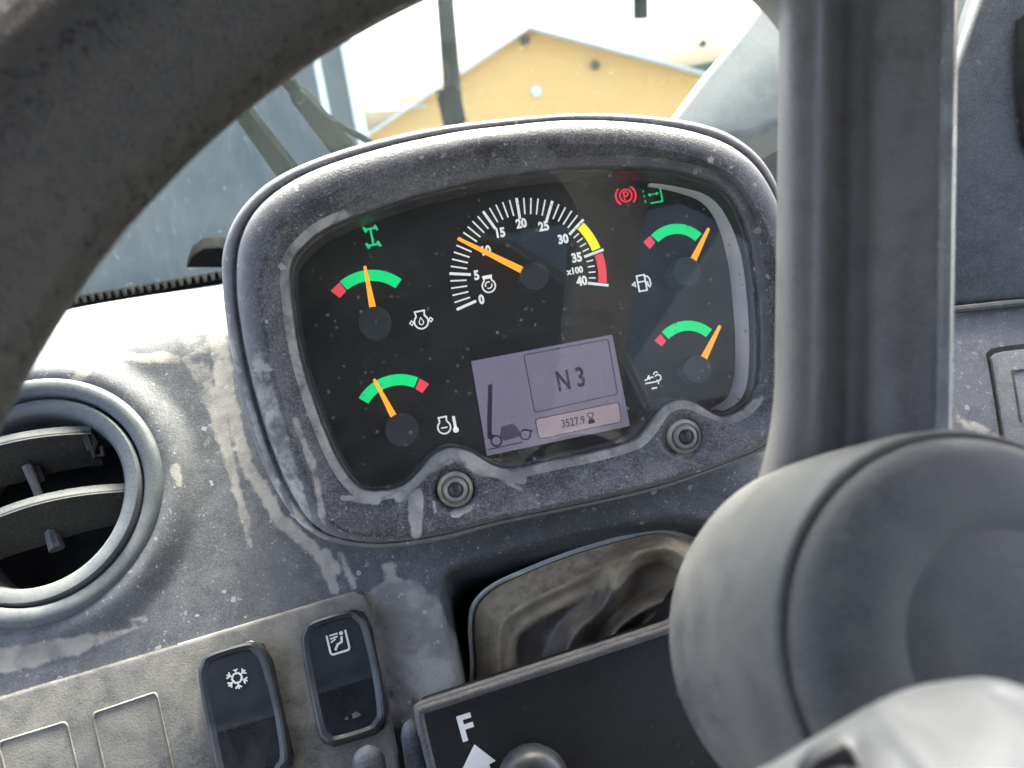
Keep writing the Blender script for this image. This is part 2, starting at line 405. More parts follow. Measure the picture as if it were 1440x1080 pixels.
# stains: capsules given on the dash plane, in survey pixels (x1,y1,x2,y2,width)
def stain_field(pts_px, segs, soft=6.0):
    out = np.zeros(len(pts_px)); X, Y = pts_px[:, 0], pts_px[:, 1]
    for x1, y1, x2, y2, r1, r2, k in segs:
        exx, eyy = x2 - x1, y2 - y1; t = np.clip(((X - x1) * exx + (Y - y1) * eyy) / (exx * exx + eyy * eyy + 1e-9), 0, 1)
        d = np.hypot(X - x1 - t * exx, Y - y1 - t * eyy) - (r1 + (r2 - r1) * t)
        out = np.maximum(out, k * np.clip(.5 - d / (2 * soft), 0, 1))
    return out
RCn = np.array(RC)
def to_px(pts):
    q = (np.asarray(pts) - np.array([*camD])) @ RCn
    return np.stack([720 + FPX * q[:, 0] / -q[:, 2], 540 - FPX * q[:, 1] / -q[:, 2]], 1)
px = to_px(PT)
dash_segs = [
    (268, 470, 300, 590, 28, 14, .50), (300, 560, 326, 660, 16, 10, .85), (326, 660, 352, 768, 9, 6, .85), (300, 420, 318, 560, 18, 18, .7),
    (316, 540, 345, 650, 14, 12, .8), (345, 650, 400, 740, 12, 12, .8), (400, 735, 470, 800, 12, 12, .85), (455, 780, 470, 830, 12, 8, .85), (480, 780, 498, 825, 8, 5, .8),
    (150, 500, 250, 505, 12, 10, .75), (120, 520, 100, 545, 14, 10, .7), (262, 505, 280, 545, 12, 6, .7),
    (246, 660, 252, 680, 9, 5, .85), (0, 930, 120, 905, 22, 16, .72), (120, 905, 200, 880, 16, 6, .62), (180, 870, 205, 872, 8, 8, .6),
    (560, 870, 640, 980, 60, 50, .75), (545, 800, 556, 850, 14, 10, .75), (600, 850, 640, 960, 20, 20, .75), (520, 860, 560, 1000, 10, 30, .6),
    (1345, 590, 1400, 615, 12, 12, .6), (1410, 440, 1440, 436, 6, 6, .6), (210, 860, 330, 830, 5, 3, .35), (20, 545, 120, 548, 7, 6, .55)]
st = stain_field(px, dash_segs, 9)
top = smooth(S_TOP - .03, S_TOP + .055, SS.reshape(-1)) * .46
setattr_f(panel, 'stain', np.maximum(st, np.where(SS.reshape(-1) > S_TOP - .03, top, 0)))
# cavity behind the openings
v, f = slab([DP(-.36, -.22, -.115), DP(.5, -.22, -.115), DP(.5, .10, -.115), DP(-.36, .10, -.115)], NV, .01)
build('inner_shell', v, f, M['black'], dash, smooth=False)

# switch plate
pl_px = [(-160, 1030), (0, 979), (250, 905), (470, 838), (497, 831), (512, 836), (520, 852), (535, 930), (560, 1060), (575, 1150), (200, 1250), (-160, 1330)]
v, f = slab([PD(x, y, .0045) for x, y in pl_px], NV, .010, .0022, 3)
pbm = bmesh.new(); [pbm.verts.new(q) for q in v]; pbm.verts.ensure_lookup_table()
for q in f: pbm.faces.new([pbm.verts[i] for i in q])
bmesh.ops.triangulate(pbm, faces=[q for q in pbm.faces if len(q.verts) > 4])
v = [q.co.copy() for q in pbm.verts]; pbm.verts.index_update(); f = [tuple(q.index for q in fc.verts) for fc in pbm.faces]; pbm.free()
plate = build('switch_plate', v, f, M['plate'], dash, ang=35)
def quad_map(c, h):
    """bilinear map from (s,t) in [-1,1]^2 to the dash plane; corners TL TR BR BL in survey pixels"""
    TL, TR, BR, BL = [PD(*q) for q in c]
    def g(s, t, hh=0.0):
        a, b = (s + 1) / 2, (t + 1) / 2
        return (TL * (1 - a) + TR * a) * b + (BL * (1 - a) + BR * a) * (1 - b) + NV * (h + hh)
    return g
for c in ([(133, 1003), (225, 972), (258, 1120), (168, 1152)], [(2, 1043), (100, 1013), (135, 1160), (40, 1190)]):
    g = quad_map(c, .0045)
    path = [g(a, b, .0002) for a, b in rrect(1, 1, .13, 5)]
    mb = MB(); rings = []
    n = len(path)
    cen = sum(path, Vector()) / n
    for off, hh in ((1.0, -.001), (1.0, .0002), (.975, .0006), (.945, .0002), (.93, -.001)):
        rings.append([cen + (p - cen) * off + NV * hh for p in path])
    v, f = loft(rings); o = mb.add(v, f).out('blank_outline', M['plate'], plate, ang=60)

# upper right trim, pillar, pocket
def px_slab(name, pts, w, nrm, thick, mat, parent, bevel=.004, depth=None, **k):
    o = [P(x, y, w) for x, y in pts]
    v, f = slab(o, nrm, thick, bevel, 3); return build(name, v, f, mat, parent, ang=35, **k)
# upright trim panel right of the wheel spoke
o3 = [PD(1180, 448, .002), PD(1330, 434, .002), PD(1560, 410, .002)]
tp = thing('side_trim_panel', PD(1400, 430), 'smooth dark blue grey upright trim panel above the right dashboard seam', 'trim panel')
def tilt_pts(pts, a=.08):     # plane through the seam leaning back a little
    s0 = PD(1330, 432, .002); nrm = Vector((-.12, .10, 1)).normalized()
    out = []
    for x, y in pts:
        r = ray(x, y); out.append(camD + r * ((s0 - camD).dot(nrm) / r.dot(nrm)))
    return out, nrm
pts, nr = tilt_pts([(1150, 446), (1330, 433), (1600, 404), (1600, -140), (1420, -140), (1330, 120), (1180, 190), (1120, 300)])
v, f = slab(pts, nr, .02, .005, 3); build('panel_face', v, f, M['trim'], tp, ang=35)
pts, nr = tilt_pts([(1428, 30), (1438, 20), (1500, 5), (1500, 215), (1450, 222), (1437, 205), (1428, 120)])
v, f = slab([p + nr * .004 for p in pts], nr, .006, .0015, 2); build('grab_slot', v, f, M['black'], tp, ang=35)
v, f = tube([PD(x, y, .004) for x, y in ((1120, 452), (1330, 437), (1600, 408))], .0022, 8); build('seam_bead', v, f, M['lip'], tp)
# pocket door on the right dash
g0 = [(1386, 497), (1394, 489), (1410, 486), (1560, 468), (1600, 640), (1414, 668), (1409, 625)]
pk = thing('pocket_door', PD(1450, 560), 'grey pocket door with a dark gap on the right dashboard', 'panel door')
v, f = slab([PD(x, y, .0015) for x, y in g0], NV, .012, .001, 2); build('gap', v, f, M['black'], pk, ang=35)
g1 = [(1394, 502), (1400, 496), (1412, 493), (1560, 476), (1590, 640), (1420, 664), (1415, 625)]
v, f = slab([PD(x, y, .0032) for x, y in g1], NV, .012, .0015, 2); dd = build('door', v, f, M['dash'], pk, ang=35)
g2 = [(1420, 524), (1560, 508), (1560, 512), (1428, 528), (1440, 590), (1436, 592)]
v, f = tube([PD(x, y, .0036) for x, y in ((1560, 506), (1424, 521), (1436, 592))], .0007, 6); build('moulded_line', v, f, M['trim'], dd)

# windscreen pillar trim at the right end of the screen
pp = thing('screen_pillar', P(1010, 180, -.25), 'pale grey dusty pillar trim at the right end of the windscreen', 'pillar')
def pil(pts, w, nrm, th, mat, name, bev=.01):
    s0 = P(1000, 170, w); nrm = Vector(nrm).normalized(); o = []
    for x, y in pts:
        r = ray(x, y); o.append(camD + r * ((s0 - camD).dot(nrm) / r.dot(nrm)))
    v, f = slab(o, nrm, th, bev, 4); return build(name, v, f, mat, pp, ang=35)
pil([(915, 200), (940, 160), (985, 100), (1032, 44), (1110, -70), (1420, -200), (1420, 130), (1200, 160), (1090, 182), (1072, 192), (1050, 200)], -.20, (-.35, .35, .9), .03, M['pillar'], 'pillar_face')
pil([(1040, 160), (1120, 160), (1330, 120), (1330, 420), (1100, 420), (1060, 300)], -.24, (0, .2, 1), .02, M['trim'], 'lower_trim')

# ================================================================== AIR VENTS
def make_vent(name, cu, cs, rad, label, group, vanes=True, tilt=0.0):
    c = DP(cu, cs); t = thing(name, c, label, 'air vent', group)
    k = rad / .0645
    v, f = lathe(c, NV, [(rad + .0005, -.006), (rad + .0005, .002), (rad - .0008, .0042), (rad - .003 * k, .0052), (rad - .0085 * k, .0046), (rad - .0095 * k, .0034), (rad - .0095 * k, -.02)], 96, cap=False)
    build('outer_ring', v, f, M['ventp'], t, ang=50)
    r2 = rad - .0106 * k
    ax = (NV + Vector((-.06, .03, 0))).normalized()
    v, f = lathe(c, ax, [(r2, -.02), (r2, .0012), (r2 - .0012, .0032), (r2 - .0065 * k, .0030), (r2 - .0085 * k, .0008), (r2 - .0095 * k, -.006), (r2 - .0098 * k, -.045)], 96, cap=False)
    build('inner_ring', v, f, M['ventp'], t, ang=50)
    v, f = lathe(c, NV, [(rad - .004, -.0462), (rad - .004, -.046)], 64); build('duct', v, f, M['black'], t)
    if vanes:
        for (a, b, bow, ln) in (((-110, 668), (128, 606), .0045, 1), ((-100, 778), (176, 687), .006, 1)):
            pa, pb = PD(*a, -.002), PD(*b, -.002); ex_ = (pb - pa); L = ex_.length; ex_.normalize(); upv = NV.cross(ex_); upv = upv if upv.y > 0 else -upv
            rings = []; N = 24
            for i in range(N + 1):
                q = i / N; bw = bow * (4 * q * (1 - q)); p = pa + ex_ * (L * q) + NV * bw * 1.2 + upv * bw
                dn = (-NV * .68 - upv * .73).normalized(); nn = ex_.cross(dn).normalized(); th_ = .0016; dp = .024 - .008 * abs(q - .5)
                rings.append([p + nn * th_, p + nn * th_ * .4 + upv * .001, p - nn * th_, p - nn * th_ + dn * dp, p + nn * th_ + dn * dp])
            v, f = loft(rings, cap=True); vn = build('vane', v, f, M['vane'], t, ang=40)
            # pale front edge
            er = [[r[0] + NV * .0002, r[0] + upv * .0018 + NV * .001, r[2] + upv * .0018 - NV * .001, r[2] - NV * .0002, r[2] - upv * .0012, r[0] - upv * .0012] for r in rings]
            v, f = loft(er, cap=True); build('vane_edge', v, f, M['ventp'], vn, ang=50)
        # link bar and catch
        lp = [PD(38, 655, -.004), PD(52, 690, -.005), PD(66, 730, -.008), PD(80, 772, -.008)]
        v, f = tube(lp, [.0028, .0022, .003, .0042], 8); build('link_bar', v, f, M['lip'], t)
        mb = MB(); v, f = tube([PD(122, 612, -.002), PD(130, 632, -.003), PD(134, 644, -.004), PD(145, 640, -.004), PD(143, 628, -.004)], .0016, 6); mb.add(v, f)
        v, f = slab([PD(x, y, -.002) for x, y in ((112, 606), (128, 602), (138, 622), (134, 634), (122, 634))], NV, .006, .001); mb.add(v, f)
        mb.out('catch', M['vane'], t)
        mb = MB(); v, f = slab([PD(x, y, -.006) for x, y in ((36, 656), (56, 654), (64, 676), (50, 682), (40, 672))], NV, .006, .001); mb.add(v, f)
        mb.out('pivot', M['vane'], t)
    return t
make_vent('air_vent', VCu, VCs, VRAD, 'round grey air vent with two curved vanes left of the instrument cluster', None)
cu2, cs2 = us(PD(1290, 668)); make_vent('air_vent', cu2, cs2, .028, 'round air vent mostly hidden behind the steering wheel spoke', None, vanes=False)

# ================================================================== INSTRUMENT CLUSTER
cl = thing('instrument_cluster', P(740, 480, -.06), 'grey framed instrument cluster with round gauges, tachometer and small display', 'instrument cluster')
I_px = [(700, 247), (800, 236), (917, 236), (983, 248), (1020, 266), (1043, 302), (1058, 357), (1066, 423), (1069, 480), (1067, 530), (1058, 560), (1040, 577), (1015, 585), (995, 577), (977, 566), (957, 562), (934, 570), (918, 590), (905, 608), (887, 621), (833, 636), (767, 650), (725, 659), (698, 656), (677, 644), (658, 634), (633, 630), (609, 640), (589, 663), (567, 682), (533, 690), (507, 686), (481, 657), (457, 607), (433, 540), (417, 475), (408, 400), (411, 369), (427, 346), (467, 317), (567, 279), (640, 260)]
E_px = [(700, 207), (800, 202), (900, 206), (983, 223), (1033, 250), (1067, 297), (1086, 345), (1098, 430), (1103, 500), (1098, 570), (1070, 615), (1020, 643), (930, 674), (830, 699), (700, 726), (620, 745), (550, 755), (500, 750), (470, 735), (447, 700), (415, 620), (390, 540), (376, 470), (370, 420), (376, 367), (408, 310), (467, 273), (567, 237), (640, 218)]
G_px = [(700, 180), (800, 171), (900, 175), (983, 190), (1040, 217), (1078, 262), (1104, 330), (1118, 430), (1122, 510), (1113, 580), (1083, 618), (1025, 647), (932, 679), (832, 703), (702, 730), (620, 750), (545, 761), (490, 757), (450, 742), (418, 705), (384, 630), (357, 540), (342, 470), (334, 400), (340, 337), (370, 287), (433, 245), (533, 211), (633, 189)]
A_px = [(700, 167), (800, 159), (900, 161), (990, 174), (1045, 199), (1085, 242), (1113, 320), (1128, 430), (1132, 515), (1122, 588), (1090, 626), (1030, 652), (933, 687), (833, 711), (700, 739), (625, 760), (540, 771), (475, 765), (430, 745), (396, 705), (360, 634), (334, 545), (320, 473), (312, 410), (312, 352), (335, 297), (385, 250), (467, 214), (567, 187), (640, 174)]
CX, CY = 735, 455
NR = 900
Iv = crom(I_px, NR)
def polar_fun(pts):
    q = crom(pts, 720); a = np.arctan2(-(q[:, 1] - CY), q[:, 0] - CX); r = np.hypot(q[:, 0] - CX, q[:, 1] - CY)
    o = np.argsort(a); a, r = a[o], r[o]
    return lambda th: np.interp(th, np.concatenate([a - 2 * math.pi, a, a + 2 * math.pi]), np.tile(r, 3))
thI = np.unwrap(np.arctan2(-(Iv[:, 1] - CY), Iv[:, 0] - CX))
thI = np.minimum.accumulate(thI)
# smooth the angle so that ring spokes do not bunch
k = 25; pad = np.concatenate([thI[-k:] + 2 * math.pi, thI, thI[:k] - 2 * math.pi]); thS = np.convolve(pad, np.ones(2 * k + 1) / (2 * k + 1), 'same')[k:-k]
def ring_px(fun, th): r = fun(th); return np.stack([CX + r * np.cos(th), CY - r * np.sin(th)], 1)
Er, Gr, Ar = [ring_px(polar_fun(q), thS) for q in (E_px, G_px, A_px)]
W_I, W_E, W_G, W_A = .028, .038, .0275, .0245
def toD(pxs, w): return np.array([[*P(x, y, w)] for x, y in pxs])
I3 = toD(Iv, W_I); 
nrm2 = np.roll(I3, -1, 0) - np.roll(I3, 1, 0); nrm2 = np.stack([-nrm2[:, 1], nrm2[:, 0]], 1); nrm2 /= np.linalg.norm(nrm2, axis=1)[:, None]
# outward direction: away from the centre
cD = np.array([*P(CX, CY, W_I)]); sgn = np.sign(((I3[:, :2] - cD[:2]) * nrm2).sum(1).mean()); nrm2 *= sgn
E3, G3, A3 = toD(Er, W_E), toD(Gr, W_G), toD(Ar, W_A)
wI0 = I3.copy(); wI0[:, 2] = .0005
lip1 = I3.copy(); lip1[:, :2] += nrm2 * .0016; lip1[:, 2] = W_I + .0017
lip2 = I3.copy(); lip2[:, :2] += nrm2 * .0042; lip2[:, 2] = W_I + .0022
rings = [wI0, I3 * [1, 1, 0] + [0, 0, W_I - .001], I3 + np.c_[nrm2 * .0005, np.full(NR, .0007)], lip1, lip2]
NM = 22
for i in range(1, NM + 1):          # textured slope up to the crest
    q = i / NM; p = lip2 * (1 - q) + E3 * q; p[:, 2] = W_I + .0022 + (W_E - W_I - .0022) * (q ** 1.3); rings.append(p)
NB = 14
for i in range(1, NB + 1):          # rounded band falling outwards to the groove
    a = i / NB * math.pi / 2; p = E3 + (G3 - E3) * math.sin(a) ; p[:, 2] = W_G + (W_E - W_G) * math.cos(a) ** .8; rings.append(p)
g2 = G3 * .88 + A3 * .12; g2[:, 2] = W_G - .0004; rings.append(g2)
for i in range(10):
    q = i / 9; fr = .30 + .70 * q; a0 = G3 * (1 - fr) + A3 * fr; a0[:, 2] = W_G + .0008 - .0075 * (1 - math.sqrt(max(0, 1 - q ** 2.4))); rings.append(a0)
b1 = A3.copy(); b1[:, 2] = W_A - .010; rings.append(b1)
b2 = A3 * .97 + cD * .03; b2[:, 2] = -.012; rings.append(b2)
b3 = b2.copy(); b3[:, 2] = -.13; rings.append(b3)
BR = np.array(rings)
# screw seats pressed into the frame
screws = [(640, 688), (962, 614)]
flat = BR.reshape(-1, 3)
for sx_, sy_ in screws:
    c = np.array([*P(sx_, sy_, .034)]); d = np.hypot(flat[:, 0] - c[0], flat[:, 1] - c[1]); m = flat[:, 2] > .025
    tgt = .0285
    w_ = smooth(.0115, .0088, d) * m; flat[:, 2] = flat[:, 2] * (1 - w_) + tgt * w_
BR = flat.reshape(BR.shape)
nr_, nn_ = BR.shape[:2]
ii = np.arange(nr_ * nn_).reshape(nr_, nn_); jn = np.roll(ii, -1, 1)
faces = np.stack([ii[:-1], jn[:-1], jn[1:], ii[1:]], -1).reshape(-1, 4).tolist()
V = BR.reshape(-1, 3)
# slight unevenness of a worn moulding
bz = build('bezel', V.tolist(), faces, M['bezel'], cl, ang=55)
bpx = to_px(V)
segs = [(482, 700, 530, 704, 5, 7, .9), (560, 700, 590, 690, 8, 6, .8), (585, 700, 585, 752, 13, 9, .82), (610, 705, 612, 720, 4, 4, .8), (680, 660, 735, 675, 10, 8, .85), (715, 678, 735, 690, 6, 5, .7), (600, 660, 640, 645, 10, 8, .62), (640, 645, 680, 665, 8, 8, .6),
        (640, 722, 660, 714, 8, 5, .9), (955, 640, 972, 638, 6, 5, .85), (930, 690, 932, 694, 5, 3, .7), (415, 590, 440, 660, 7, 9, .62), (440, 650, 456, 745, 8, 7, .60), (360, 470, 372, 525, 14, 20, .42), (365, 520, 430, 740, 17, 15, .55), (323, 480, 400, 720, 8, 8, .6), (400, 720, 460, 760, 6, 6, .7), (372, 520, 392, 520, 5, 2, .8),
        (320, 420, 322, 470, 7, 7, .5), (700, 660, 880, 626, 5, 4, .42), (1062, 640, 940, 690, 3, 3, .55), (760, 705, 800, 735, 2, 1, .6), (930, 690, 700, 745, 2, 2, .4)]
bst = stain_field(bpx, segs, 5)
inner = np.zeros((nr_, nn_)); inner[2:5] = .66; inner[-13:-3] = .20; veil = np.zeros((nr_, nn_)); veil[-13:-3] = .40; veil[-27:-14] = np.linspace(.15, .5, 13)[:, None]; veil[2:5] = .2
lower = bpx[:, 1].reshape(nr_, nn_) > 560
bst = np.maximum(bst, (inner * np.where(lower, 1.0, (.95 - .35 * smooth(415, 560, bpx[:, 0].reshape(nr_, nn_))))).reshape(-1))
setattr_f(bz, 'stain', bst); setattr_f(bz, 'veil', veil.reshape(-1))
# dial surround wall (dark inner wall below the lens), dial face
wl = [I3 - np.c_[nrm2 * .0012, I3[:, 2:]] + [0, 0, z] for z in (.0002, .0255)]
wl = [np.c_[(I3[:, :2] - nrm2 * .0012), np.full(NR, z)] for z in (.0006, .0225)] + [np.c_[(I3[:, :2] - nrm2 * .0002), np.full(NR, .0235)]]
v, f = loft([[Vector(p) for p in r[::3]] for r in wl]); dsr = build('dial_surround', v, f, M['wall'], cl)
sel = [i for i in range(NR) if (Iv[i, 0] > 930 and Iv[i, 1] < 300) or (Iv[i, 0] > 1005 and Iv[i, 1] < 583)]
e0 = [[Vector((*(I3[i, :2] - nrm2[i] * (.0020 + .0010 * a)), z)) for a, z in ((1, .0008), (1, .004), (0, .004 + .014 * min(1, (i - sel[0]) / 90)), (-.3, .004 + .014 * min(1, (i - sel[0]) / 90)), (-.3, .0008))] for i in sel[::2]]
v, f = loft(e0, cap=True); build('painted_edge_light', v, f, M['pale_edge'], dsr)  # pale strip on the right side only, standing for light at the lens edge
fo = [Vector(p) for p in np.c_[(I3[:, :2] + nrm2 * .001), np.zeros(NR)][::6]]
v, f = slab(fo, (0, 0, 1), .003); build('dial_face', v, f, M['face'], cl, smooth=False)
lo = [Vector(p) for p in np.c_[(I3[:, :2] - nrm2 * .0003), np.full(NR, .0262)][::6]]
v, f = slab(lo, (0, 0, 1), .0015); build('lens', v, f, M['lens'], cl, smooth=False)
for sx_, sy_ in screws:
    c = P(sx_, sy_, .0285)
    v, f = lathe(c, (0, 0, 1), [(.0084, -.001), (.0084, .0010), (.0080, .0017), (.0066, .0021), (.0062, .0012), (.0058, .0012)], 48); sc_ = build('screw', v, f, M['steel_dirty'], cl)
    v, f = lathe(c, (0, 0, 1), [(.0058, .0005), (.0057, .0026), (.0052, .0036), (.0040, .0040), (.0034, .0034), (.0031, .0012)], 48, cap=False); build('screw_head', v, f, M['steel'], sc_)
    v, f = lathe(c, (0, 0, 1), [(.0033, .0002), (.0033, .0030), (.0029, .0040), (.0018, .0047), (.0005, .0049)], 24); build('socket_pin', v, f, M['socket'], sc_)

# --- printed strokes and text on planes parallel to the dial face
PXM = DIST / FPX
def stroke_mesh(mb, pts, width, w, closed=False, th=.0002):
    """pts survey px, width px -> thin raised ribbon at height w"""
    q = [P(x, y, w) for x, y in pts]; hw = width * (DIST - w) / FPX / 2; n = len(q)
    L, Rr = [], []
    for i, p in enumerate(q):
        a = q[(i - 1) % n] if (closed or i > 0) else p; b = q[(i + 1) % n] if (closed or i < n - 1) else p
        d1 = (p - a); d2 = (b - p)
        if d1.length < 1e-9: d1 = d2
        if d2.length < 1e-9: d2 = d1
        d1.normalize(); d2.normalize(); tt = (d1 + d2)
        tt = tt.normalized() if tt.length > 1e-6 else d1
        nn = Vector((-tt.y, tt.x, 0)); kk = min(1.8, 1 / max(.3, abs(nn.dot(Vector((-d1.y, d1.x, 0))))))
        L.append(p + nn * hw * kk); Rr.append(p - nn * hw * kk)
    up = Vector((0, 0, th)); rings = []
    for i in range(n): rings.append([L[i] + up, Rr[i] + up, Rr[i], L[i]])
    v, f = loft(rings, loop=closed, cap=not closed); mb.add(v, f)
def fill_mesh(mb, pts, w, th=.0002):
    v, f = slab([P(x, y, w + th) for x, y in pts], (0, 0, 1), th); mb.add(v, f)
def circ(cx, cy, r, n=24, a0=0, a1=360):
    full = abs(a1 - a0) >= 359.9
    return [(cx + r * math.cos(R(a0 + (a1 - a0) * k / (n if full else n - 1))), cy - r * math.sin(R(a0 + (a1 - a0) * k / (n if full else n - 1)))) for k in range(n)]
AX = ROLL
def rot(pts, cx, cy, sx=1.0, ang=0.0):
    """icon coords (x right, y up, px) -> survey px, turned with the cluster"""
    a = ROLL + R(ang); return [(cx + sx * (x * math.cos(a) - y * math.sin(a)), cy - sx * (x * math.sin(a) + y * math.cos(a))) for x, y in pts]
def text_mesh(body, cx, cy, h, w, ang=0.0, bold=.0, squeeze=1.0, plane=None, track=1.0):
    cu = bpy.data.curves.new('t', 'FONT'); cu.body = body; cu.align_x = 'CENTER'; cu.align_y = 'CENTER'; cu.size = 1; cu.offset = bold; cu.space_character = track
    cu.extrude = .01; cu.resolution_u = 3
    ob = bpy.data.objects.new('t', cu); col.objects.link(ob); bpy.context.view_layer.update()
    me = bpy.data.meshes.new_from_object(ob.evaluated_get(bpy.context.evaluated_depsgraph_get()))
    bpy.data.objects.remove(ob); bpy.data.curves.remove(cu)
    co = np.array([q.co[:] for q in me.vertices]); fs = [tuple(q.vertices) for q in me.polygons]; bpy.data.meshes.remove(me)
    co[:, :2] -= (co[:, :2].max(0) + co[:, :2].min(0)) / 2
    H = co[:, 1].max() - co[:, 1].min()
    if plane is None:
        s = h * (DIST - w) / FPX / H; a = R(ang); c = P(cx, cy, w)
        v = [c + Vector(((x * math.cos(a) * squeeze - y * math.sin(a)) * s, (x * math.sin(a) * squeeze + y * math.cos(a)) * s, .0001 + z * .005)) for x, y, z in co]
    else:
        c, X, Y, N_ = plane; s = h / H; v = [c + X * (x * s * squeeze) + Y * (y * s) + N_ * (.00015 + z * .005) for x, y, z in co]
    return v, fs

# --- tachometer
TCx, TCy = 745, 390
c0 = P(TCx, TCy, 0)
def pol(r, adeg, w=.0002):
    a = R(adeg); m = DIST / FPX; return c0 + Vector((r * m * math.cos(a), r * m * math.sin(a), w))
def tang(v): return 193.6 - 26.17 * v / 5
def band(c, r0, r1, a0, a1, n=16, w=.0002, k=DIST / FPX):
    rings = []
    for i in range(n + 1):
        a = R(a0 + (a1 - a0) * i / n); d = Vector((math.cos(a), math.sin(a), 0)) * k
        rings.append([c + d * r0 + Vector((0, 0, w + .0002)), c + d * r1 + Vector((0, 0, w + .0002)), c + d * r1 + Vector((0, 0, w)), c + d * r0 + Vector((0, 0, w))])
    return loft(rings, cap=True)
v, f = band(c0, 98, 111, tang(30.35), tang(34.6)); ts = build('tachometer_scale', v, f, M['yellow'], cl, smooth=False)
ts['label'] = 'white tachometer scale with a yellow and a red zone'
v, f = band(c0, 99, 111, tang(35.4), tang(39.7)); build('red_zone', v, f, M['red'], ts, smooth=False)
for i in range(41):
    a = R(tang(i)); big = i % 5 == 0
    r0, r1, hw = (84, 114, 1.9) if big else ((90, 113, 1.05) if i < 30 else (85, 95, 1.0))
    d = Vector((math.cos(a), math.sin(a), 0)); n_ = Vector((-d.y, d.x, 0)); k = DIST / FPX
    o = [c0 + d * r0 * k + n_ * hw * k, c0 + d * r1 * k + n_ * hw * k, c0 + d * r1 * k - n_ * hw * k, c0 + d * r0 * k - n_ * hw * k]
    v, f = slab([p + Vector((0, 0, .0004)) for p in o], (0, 0, 1), .0002); build('tick_mark', v, f, M['white'], ts, smooth=False)
for s_t, x, y in (('0', 677, 421), ('5', 670, 387), ('10', 684, 352), ('15', 704, 327), ('20', 733, 314), ('25', 764.5, 318), ('30', 792, 336), ('35', 811, 362), ('40', 818, 395)):
    v, f = text_mesh(s_t, x, y, 14, .0002, bold=.045, squeeze=.86); build('numeral', v, f, M['white'], ts, smooth=False)
v, f = text_mesh('x100', 808, 380.5, 10, .0002, bold=.04, squeeze=.92); build('multiplier', v, f, M['white'], ts, smooth=False)
def needle(hx, hy, hr, tip, base, wb, wt, wz, name, label):
    mb = MB(); a, b = P(*base, wz), P(*tip, wz); d = (b - a).normalized(); n_ = Vector((-d.y, d.x, 0)); k = (DIST - wz) / FPX
    a = a - d * .004
    r0 = [a + n_ * wb * k, a - n_ * wb * k, a - n_ * wb * k - Vector((0, 0, .0012)), a + n_ * wb * k - Vector((0, 0, .0012))]
    r1 = [b + n_ * wt * k, b - n_ * wt * k, b - n_ * wt * k - Vector((0, 0, .001)), b + n_ * wt * k - Vector((0, 0, .001))]
    v, f = loft([r0, r1], cap=True); o = build(name, v, f, M['needle'], cl, smooth=False); o['label'] = label
    c = P(hx, hy, wz + .002); r = hr * (DIST - wz) / FPX; cz = wz + .002
    v, f = lathe(c, (0, 0, 1), [(r * .98, -cz + .0002), (r, -.0012), (r * .985, -.0004), (r * .95, 0)], 48); build('needle_hub', v, f, M['hubcap'], o)
needle(752, 388.5, 20.5, (644, 335), (733, 379), 5, 2, .011, 'gauge_needle', 'orange tachometer needle with grey hub')
def circ3(a, b, c):
    (x1, y1), (x2, y2), (x3, y3) = a, b, c
    d = 2 * (x1 * (y2 - y3) + x2 * (y3 - y1) + x3 * (y1 - y2))
    ux = ((x1 ** 2 + y1 ** 2) * (y2 - y3) + (x2 ** 2 + y2 ** 2) * (y3 - y1) + (x3 ** 2 + y3 ** 2) * (y1 - y2)) / d
    uy = ((x1 ** 2 + y1 ** 2) * (x3 - x2) + (x2 ** 2 + y2 ** 2) * (x1 - x3) + (x3 ** 2 + y3 ** 2) * (x2 - x1)) / d
    return ux, uy, math.hypot(x1 - ux, y1 - uy)
def gauge(outer, inner_r_gap, redq, hub, tip, base, what):
    cx, cy, r = circ3(*[(p.x, p.y) for p in [P(*q, 0) for q in outer]])
    an = [math.degrees(math.atan2(p.y - cy, p.x - cx)) for p in [P(*q, 0) for q in (outer[0], outer[2])]]
    v, f = band(Vector((cx, cy, 0)), r / PXM - inner_r_gap, r / PXM, an[0], an[1], 20)
    s = build('gauge_scale', v, f, M['green'], cl, smooth=False); s['label'] = 'green band with red end of the ' + what + ' gauge'
    v, f = slab([P(*q, .0004) for q in redq], (0, 0, 1), .0002); build('red_zone', v, f, M['red'], s, smooth=False)
    needle(*hub, tip, base, 5.2, 1.9, .013, 'gauge_needle', 'orange needle of the ' + what + ' gauge')
gauge([(478, 396), (525, 379.5), (565, 393)], 15.5, [(465, 409), (477.5, 397), (487, 409.5), (478, 419)], (527, 454, 23), (513, 374), (524, 432), 'oil pressure')
gauge([(504.5, 560), (547, 528), (588, 531)], 15.5, [(590, 532), (603.5, 540), (594, 552.5), (584, 547)], (565, 605, 23.5), (526, 533), (555, 588), 'coolant temperature')
gauge([(915.5, 331), (948, 315), (986.5, 329)], 14.5, [(905, 340.5), (914, 331.5), (921.5, 341), (914, 350)], (966, 382, 21.5), (997, 321), (976, 364), 'fuel')
gauge([(930.5, 467), (966, 451), (1001, 463.5)], 14.5, [(920.5, 479), (929, 469.5), (937, 479.5), (930.5, 487)], (981, 519.5, 20.5), (1013, 458), (991, 502), 'exhaust')

